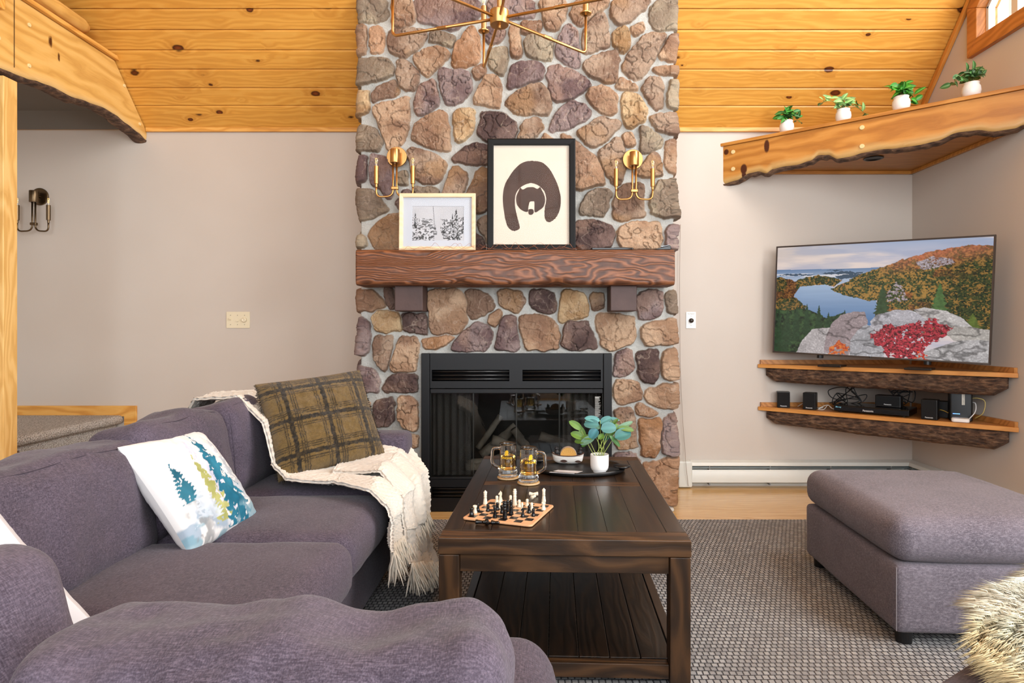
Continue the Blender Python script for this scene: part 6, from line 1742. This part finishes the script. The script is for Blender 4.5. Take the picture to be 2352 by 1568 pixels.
t.bump(nb_, .6, .003); M_['birch'] = t.fin(t.ramp(nb_, [(.30, hexc('8a8078')), (.42, hexc('e6e1da')), (.8, hexc('f1eee9'))]), .7)
hb.build('hull', M_['birch'], CN, smooth=True)
for x0_, z0_, sc_ in ((-.018, .017, 1.0), (.048, .016, .85)):
    e = MB(); nk = 20; 
    vs = [(x0_ + .018*sc_*math.cos(2*math.pi*k/nk), -.0345 + .006*abs((x0_ + .018*sc_*math.cos(2*math.pi*k/nk))/.07)**2 + .0016*math.sin(2*math.pi*k/nk)*-1, z0_ + .0065*sc_*math.sin(2*math.pi*k/nk)*(1 - abs(math.cos(2*math.pi*k/nk))**3)) for k in range(nk)]
    vs2 = [(a, b + .004, c) for a, b, c in vs]; e.add(vs + vs2, [tuple(range(nk))] + [(i, (i+1) % nk, nk + (i+1) % nk, nk + i) for i in range(nk)]); e.build('bark_knot', plain('birch_knot', '4a342c', .9, bump=1, bs=300, var=.3), CN)
for sgn in (-1, 1):
    pts = [Vector((.0745*f, sgn*(.033*(1 - abs(f)**3)**.6), .040 + .010*abs(f)**2.5)) for f in [k/14 - 1 for k in range(29)]]
    MB().tube(pts, .0024, 8).build('gunwale', plain('gunwale_brown', '4a2c1e', .7), CN, smooth=True)
def bear_fig(x, sgn, name):
    mb = bmesh.new()
    def el(c_, r_, rz=0, ry=0):
        bmesh.ops.create_icosphere(mb, subdivisions=3, radius=1, matrix=Matrix.Translation(c_) @ Matrix.Rotation(ry, 4, 'Y') @ Matrix.Diagonal((*r_, 1)))
    s = sgn
    el((x, 0, .050), (.012, .011, .016)); el((x - s*.002, 0, .068), (.0085, .0082, .0080)); el((x + s*.0065, 0, .0665), (.0045, .0036, .0034))
    for q in (-1, 1):
        el((x - s*.003, q*.0058, .0752), (.0026, .0016, .0028)); el((x + s*.008, q*.0065, .052), (.0085, .0034, .0038), 0, s*.5); el((x + s*.008, q*.006, .042), (.0080, .0040, .0042))
    me = bpy.data.meshes.new(name); mb.to_mesh(me); mb.free()
    me.materials.append(plain('bear_resin', '141316', .45)); o = bpy.data.objects.new(name, me); COL.objects.link(o); o.parent = CN
    rm = o.modifiers.new('remesh', 'REMESH'); rm.mode = 'VOXEL'; rm.voxel_size = .0011; rm.use_smooth_shade = True
bear_fig(-.052, 1, 'bear_figure'); bear_fig(.056, -1, 'bear_figure')
# wooden slice coasters in the canoe
rg_ = NT('log_slice'); o_ = rg_.obj(); sp3 = rg_.n('SeparateXYZ', {0: o_}, out=None)
dx_ = rg_.math('SUBTRACT', sp3.outputs[0], .004); dz_ = rg_.math('SUBTRACT', sp3.outputs[2], .052)
rr2 = rg_.math('SQRT', rg_.math('ADD', rg_.math('MULTIPLY', dx_, dx_), rg_.math('MULTIPLY', dz_, dz_)))
rg_m = rg_.math('SINE', rg_.math('ADD', rg_.math('MULTIPLY', rr2, 1500), rg_.math('MULTIPLY', rg_.noise(o_, 90, 2), 5)))
M_['slice'] = rg_.fin(rg_.ramp(rg_.rng(rg_m, -1, 1, 0, 1), [(.08, hexc('a8742c')), (.3, hexc('dda852')), (1, hexc('e6b663'))]), .6)
for k in range(3):
    y_ = -.012 + k*.009
    cs2 = thing('wood_slice_coaster', ['front round wood-slice coaster with a black bear mark standing in the canoe', 'middle wood-slice coaster standing in the canoe, behind the front one', 'rear wood-slice coaster standing in the canoe, against the far side'][k], 'coaster', (cn.x - .002, cn.y + y_, ztr + .006), R(-6), 'wood slices in the canoe')
    Mz = Matrix.Translation((.004 - .0, 0, .034)) @ Matrix.Rotation(R(90), 4, 'X')
    MB().lathe([(.0, -.0035), (.037, -.0035), (.037, .0035), (.0, .0035)], 40, Mz).build('slice_face', M_['slice'], cs2)
    MB().lathe([(.0370, -.0038), (.0392, -.002), (.0390, .002), (.0370, .0038)], 40, Mz, cap=False).build('bark_rim', plain('slice_bark', 'a59280', .9, bump=1, bs=200, var=.4), cs2)
    if k == 0:
        bm2 = MB()
        sil = [(-.010, -.006), (-.005, -.002), (-.002, .004), (.002, .006), (.006, .004), (.008, .000), (.013, -.001), (.016, -.006), (.012, -.0075), (.004, -.008), (-.004, -.008)]
        bm2.prism(sil, 0, .0006, Matrix.Translation((.006, -.0040, .020)) @ Matrix.Rotation(R(90), 4, 'X')).build('bear_mark', plain('burnt_black', '17120e', .7), cs2)
        for a, b in ((-.014, .018), (-.013, .013), (.011, .030)): MB().lathe([(.0, 0), (.0022, 0), (.0022, .0006)], 10, Matrix.Translation((a + .006, -.0040, b)) @ Matrix.Rotation(R(90), 4, 'X')).build('paw_dot', plain('burnt_black2', '17120e', .7), cs2)
# --- leaflet on the tray
lf = onz(1300, 1085, ztr); LF = MB().box(-.055, .055, -.036, .036, 0, .0012)
LF.v = [(x + y*.35, y, z + .004*(abs(x)/.055)**2*(y < 0)) for x, y, z in LF.v]
LFo = thing('folded_leaflet', 'white printed leaflet lying on the black tray in front of the canoe', 'leaflet', (lf.x, lf.y, ztr + .001), R(-14))
LF.build('paper', plain('glossy_paper', 'd9d7da', .25), LFo)
MB().box(-.012, .022, -.016, .014, .0013, .0016).build('printed_patch', plain('print_lilac', 'a9a4bb', .4), LFo)
# --- eucalyptus in white pot
ep = onz(1377, 1084, ztr); EP = thing('eucalyptus_plant', 'artificial eucalyptus with blue-green round leaves in a white cylinder pot on the tray', 'plant', (ep.x, ep.y, ztr), 0)
MB().lathe([(.0, 0), (.027, 0), (.028, .003), (.0275, .005), (.034, .011), (.0385, .020), (.0400, .032), (.0402, .078), (.0396, .0795), (.0375, .0785), (.0372, .070), (.036, .060)], 48, cap=False).build('pot', M_['white'], EP, smooth=True)
MB().lathe([(.0, .068), (.0372, .067)], 24, cap=False).build('soil', plain('black_gravel', '1a1a1c', .6, bump=1, bs=250, var=.5), EP)
rnd = random.Random(2)
pebm = MB()
for k in range(40):
    a = rnd.uniform(0, 6.28); r = .034*rnd.random()**.5; pebm.lathe([(.0005, -.003), (.0028, 0), (.0005, .003)], 6, Matrix.Translation((r*math.cos(a), r*math.sin(a), .0695)))
o = pebm.build('gravel', plain('pebbles', '1c1c1f', .4), EP, smooth=True); o['kind'] = 'stuff'
sy = ep.y / F
def E(px, py, dy=0): return Vector(((px - CX)*(ep.y+dy)/F - ep.x, dy, H - (py - CY)*(ep.y+dy)/F - ztr))
teal, grn = (.33, .56, .55), (.34, .47, .18)
LV = [  # base px, tip px, width, colour, dy
 ((1336, 986), (1312, 968), .024, grn, .01), ((1340, 1006), (1315, 994), .026, grn, 0), ((1342, 1010), (1334, 982), .022, grn, .01), ((1345, 1012), (1322, 1012), .022, grn, -.01),
 ((1378, 966), (1348, 958), .022, teal, .0), ((1376, 976), (1345, 972), .034, teal, -.02), ((1378, 984), (1350, 966), .026, (.50, .72, .60), .02), ((1378, 972), (1400, 958), .024, teal, 0),
 ((1380, 985), (1412, 980), .040, teal, -.02), ((1372, 985), (1356, 1003), .034, (.30, .55, .58), -.02), ((1383, 990), (1410, 968), .030, teal, .01), ((1366, 1004), (1336, 1016), .026, (.44, .60, .50), -.02),
 ((1364, 1006), (1340, 1002), .018, grn, -.02), ((1374, 1008), (1386, 998), .018, grn, -.02), ((1382, 1008), (1402, 992), .030, (.16, .38, .32), .01), ((1398, 1004), (1410, 985), .018, grn, 0),
 ((1410, 990), (1450, 968), .018, (.42, .58, .46), .01), ((1420, 982), (1453, 985), .020, grn, 0), ((1412, 1005), (1447, 992), .042, (.22, .46, .44), -.02), ((1400, 1000), (1424, 1022), .016, (.36, .54, .30), -.01),
 ((1404, 978), (1416, 962), .014, grn, 0), ((1398, 960), (1420, 962), .012, teal, .02), ((1400, 975), (1422, 980), .020, grn, .01), ((1352, 1014), (1336, 1024), .016, (.40, .68, .28), -.01)]
stem_tips = [(1336, 990), (1350, 1004), (1372, 985), (1378, 965), (1384, 980), (1398, 985), (1410, 985), (1404, 965), (1418, 990), (1366, 1000)]
for k, (px, py) in enumerate(stem_tips):
    b0 = Vector(((k % 5 - 2)*.010, rnd.uniform(-.01, .01), .066)); tip = E(px, py); m_ = b0.lerp(tip, .5) + Vector(((tip.x)*.10, 0, .012))
    MB().tube(catmull([b0, m_, tip], 8), .0014, 7, None).build('stem', plain('euc_stem', '9aa855', .5), EP, smooth=True)
for (b0, tp_, wd, col, dy) in LV:
    p0, p1 = E(*b0, dy), E(*tp_, dy); p1.y += rnd.uniform(-.012, .012); d = p1 - p0; cols = []; lm = MB()
    g = rnd.uniform(.9, 1.1); cl_ = tuple(lin(np.clip(np.array(col)*g, 0, 1)))
    leaf_mb(lm, p0, d, (rnd.uniform(-.3, .3), -1, .6), max(d.length, .028)*1.12, wd*1.32, .22, 10, cols, cl_, .34, True, vein=tuple(q*1.12 for q in cl_)); lm.c = np.array(cols)
    lm.build('leaf', leafm, EP, smooth=True)

# ================================================================ CHESS
zb = ZT + .0075
c00, c10, c11, c01 = onz(1062.6, 1187, zb), onz(1226.7, 1206, zb), onz(1275.4, 1159.7, zb), onz(1119.5, 1145.3, zb)
ctr = (c00 + c10 + c11 + c01) / 4; ux = ((c10 - c00) + (c11 - c01)); ux.z = 0
SB = (((c10-c00).length + (c11-c01).length + (c01-c00).length + (c11-c10).length) / 4)
bang = math.atan2(ux.y, ux.x)
CB = thing('chessboard', 'folding wooden chessboard with black and maple squares on the near end of the coffee table', 'chessboard', (ctr.x, ctr.y, ZT + .0004), bang)
MB().prism(rrect(SB, SB, .014, 8), 0, .0070).build('board_frame', plain('board_maple', 'd9a67c', .35, bump=.05), CB, bevel=.003, bseg=3)
sq_ = (SB - .028) / 8; dkm, ltm = MB(), MB()
for i in range(8):
    for j in range(8):
        m = dkm if (i + j) % 2 == 0 else ltm; x = (i-4)*sq_; y = (j-4)*sq_; m.box(x + .0002, x + sq_ - .0002, y + .0002, y + sq_ - .0002, .0068, .0073)
o = dkm.build('dark_squares', plain('square_black', '1c1512', .3), CB); o = ltm.build('light_squares', plain('square_maple', 'dbac80', .3, bump=.03), CB)
CWH = plain('boxwood_pieces', 'e8dcc4', .35); CBK = plain('black_pieces', '0b0b0c', .15)
PR = {
 'pawn': [(0, 0), (.0052, 0), (.0055, .002), (.0052, .005), (.0044, .007), (.0042, .010), (.0034, .014), (.0034, .0165), (.0044, .0175), (.0036, .0185), (.0040, .0205), (.0041, .0230), (.0034, .0255), (.0016, .027), (0, .0272)],
 'rook': [(0, 0), (.0060, 0), (.0062, .002), (.0060, .006), (.0048, .009), (.0042, .014), (.0040, .018), (.0055, .021), (.0056, .0265), (.0040, .0266), (.0038, .0245), (0, .0245)],
 'bishop': [(0, 0), (.0058, 0), (.0060, .002), (.0058, .006), (.0046, .010), (.0046, .013), (.0038, .020), (.0036, .0245), (.0050, .026), (.0036, .0275), (.0046, .031), (.0046, .034), (.0034, .037), (.0014, .0388), (.0018, .0398), (.0010, .0412), (0, .0415)],
 'queen': [(0, 0), (.0062, 0), (.0064, .002), (.0060, .008), (.0050, .012), (.0052, .015), (.0044, .020), (.0042, .0265), (.0050, .0275), (.0042, .0290), (.0042, .0345), (.0052, .0365), (.0040, .0380), (.0054, .0420), (.0052, .0450), (.0030, .0462), (.0026, .048), (.0014, .050), (0, .0502)],
 'king': [(0, 0), (.0062, 0), (.0065, .002), (.0062, .008), (.0052, .013), (.0055, .017), (.0046, .022), (.0046, .030), (.0054, .0315), (.0044, .033), (.0044, .040), (.0056, .042), (.0042, .0435), (.0054, .0490), (.0050, .0520), (.0028, .0530), (.0042, .0545), (.0042, .0570), (.0030, .0585), (0, .0588)]}
def piece_mb(kind, sc=1.0):
    if kind != 'knight': return MB().lathe([(r*sc*1.28, z*sc) for r, z in PR[kind]], 20, cap=False)
    m = MB().lathe([(r*sc*1.2, z*sc) for r, z in [(0, 0), (.0060, 0), (.0062, .002), (.0060, .006), (.0046, .009), (.0046, .012), (.0042, .014), (0, .014)]], 20, cap=False)
    hd = [(-.0040, .012), (.0045, .012), (.0040, .018), (.0052, .023), (.0048, .029), (.0015, .033), (-.0002, .036), (-.0012, .0325), (-.0055, .028), (-.0072, .0245), (-.0058, .0225), (-.0020, .0240), (-.0036, .018)]
    m.prism([(a*sc, b*sc) for a, b in hd], -.0034*sc, .0034*sc, Matrix(((1, 0, 0, 0), (0, 0, 1, 0), (0, 1, 0, 0), (0, 0, 0, 1)))); return m
def crop(a, b): return 1040 + a / 9.046, 1100 + b / 9.046
_mesh = {}
def piece(kind, white, a, b, label, z=None, sc=1.0, lay=None, rz=0):
    px, py = crop(a, b); z = (ZT + .0078) if z is None else z
    p = onz(px, py, z); key = (kind, white, sc)
    name = 'chess_' + kind
    if key in _mesh: o = bpy.data.objects.new(name, _mesh[key].data); COL.objects.link(o)
    else: o = piece_mb(kind, sc).build(name, CWH if white else CBK, smooth=(kind != 'knight'), bevel=(.0008 if kind == 'knight' else 0)); _mesh[key] = o
    if kind == 'knight' and not o.modifiers:
        bb = o.modifiers.new('bevel', 'BEVEL'); bb.width = .0008; bb.segments = 2
    o.location = (p.x, p.y, z + .0003)
    if lay is not None:
        o.rotation_euler = (R(90), 0, R(lay)); o.location.z = z + .0078*sc
    else: o.rotation_euler = (0, 0, R(rz))
    return tag(o, label, 'chess piece', 'chess pieces on and around the board')
W, K = True, False
piece('queen', W, 675, 525, 'tall cream chess queen at the left rear of the board')
piece('pawn', W, 915, 500, 'cream pawn at the rear of the board, left of the cream knight')
piece('knight', W, 990, 470, 'cream knight near the rear edge of the board', sc=1.12)
piece('pawn', W, 975, 605, 'cream pawn in front of the cream knight, beside a black pawn')
piece('pawn', W, 1200, 490, 'cream pawn half hidden at the rear, left of the tallest cream piece')
piece('king', W, 1288, 545, 'tallest cream king standing near the middle of the board')
piece('pawn', W, 1380, 585, 'cream pawn just right of the tall cream king')
piece('bishop', W, 1440, 660, 'cream bishop partly hidden behind the black knight', sc=.72)
piece('pawn', W, 1545, 570, 'cream pawn near the rear edge, right half of the board')
piece('pawn', W, 1638, 650, 'cream pawn behind the two black pawns on the right')
piece('rook', W, 1883, 640, 'cream piece alone at the right edge of the board')
piece('queen', W, 1890, 470, 'tall cream piece standing on the table behind the right rear corner of the board', z=ZT)
piece('rook', W, 460, 710, 'cream rook beside the black rook at the left near corner')
piece('rook', K, 390, 758, 'black rook at the left near corner of the board')
piece('pawn', K, 520, 658, 'black pawn at the left edge, behind the cream rook')
piece('pawn', K, 730, 672, 'black pawn alone in the left half of the board')
piece('bishop', K, 875, 805, 'black bishop at the near edge, left of the black queen')
piece('pawn', K, 925, 645, 'black pawn left of the middle, beside a cream pawn')
piece('king', K, 1078, 818, 'tallest black piece at the near edge of the board')
piece('rook', K, 1028, 712, 'black rook hidden behind the tallest black piece')
piece('bishop', K, 1140, 668, 'black bishop behind and left of the black queen, mid-board')
piece('queen', K, 1210, 732, 'black queen in the middle of the board')
piece('knight', K, 1455, 792, 'black knight at the near right of the board', sc=.95)
piece('pawn', K, 1585, 708, 'black pawn at the right, left of the nearest right pawn')
piece('pawn', K, 1675, 774, 'black pawn nearest the right front of the board')
piece('bishop', K, 475, 935, 'black bishop lying on the table at the board front, leftmost of the fallen pieces', z=ZT, lay=86)
piece('knight', K, 700, 915, 'black knight lying on the table among the fallen pieces at the board front', z=ZT, lay=15)
piece('pawn', K, 800, 945, 'black pawn lying on the table, rightmost of the fallen black pieces', z=ZT, lay=80)
piece('knight', W, 1770, 345, 'cream knight lying on the table behind the board', z=ZT, lay=-82)
piece('pawn', W, 1590, 345, 'cream pawn lying on the table behind the board, beside the fallen knight', z=ZT, lay=75)
piece('pawn', W, 1640, 425, 'cream pawn lying nearest the rear edge of the board', z=ZT, lay=150)
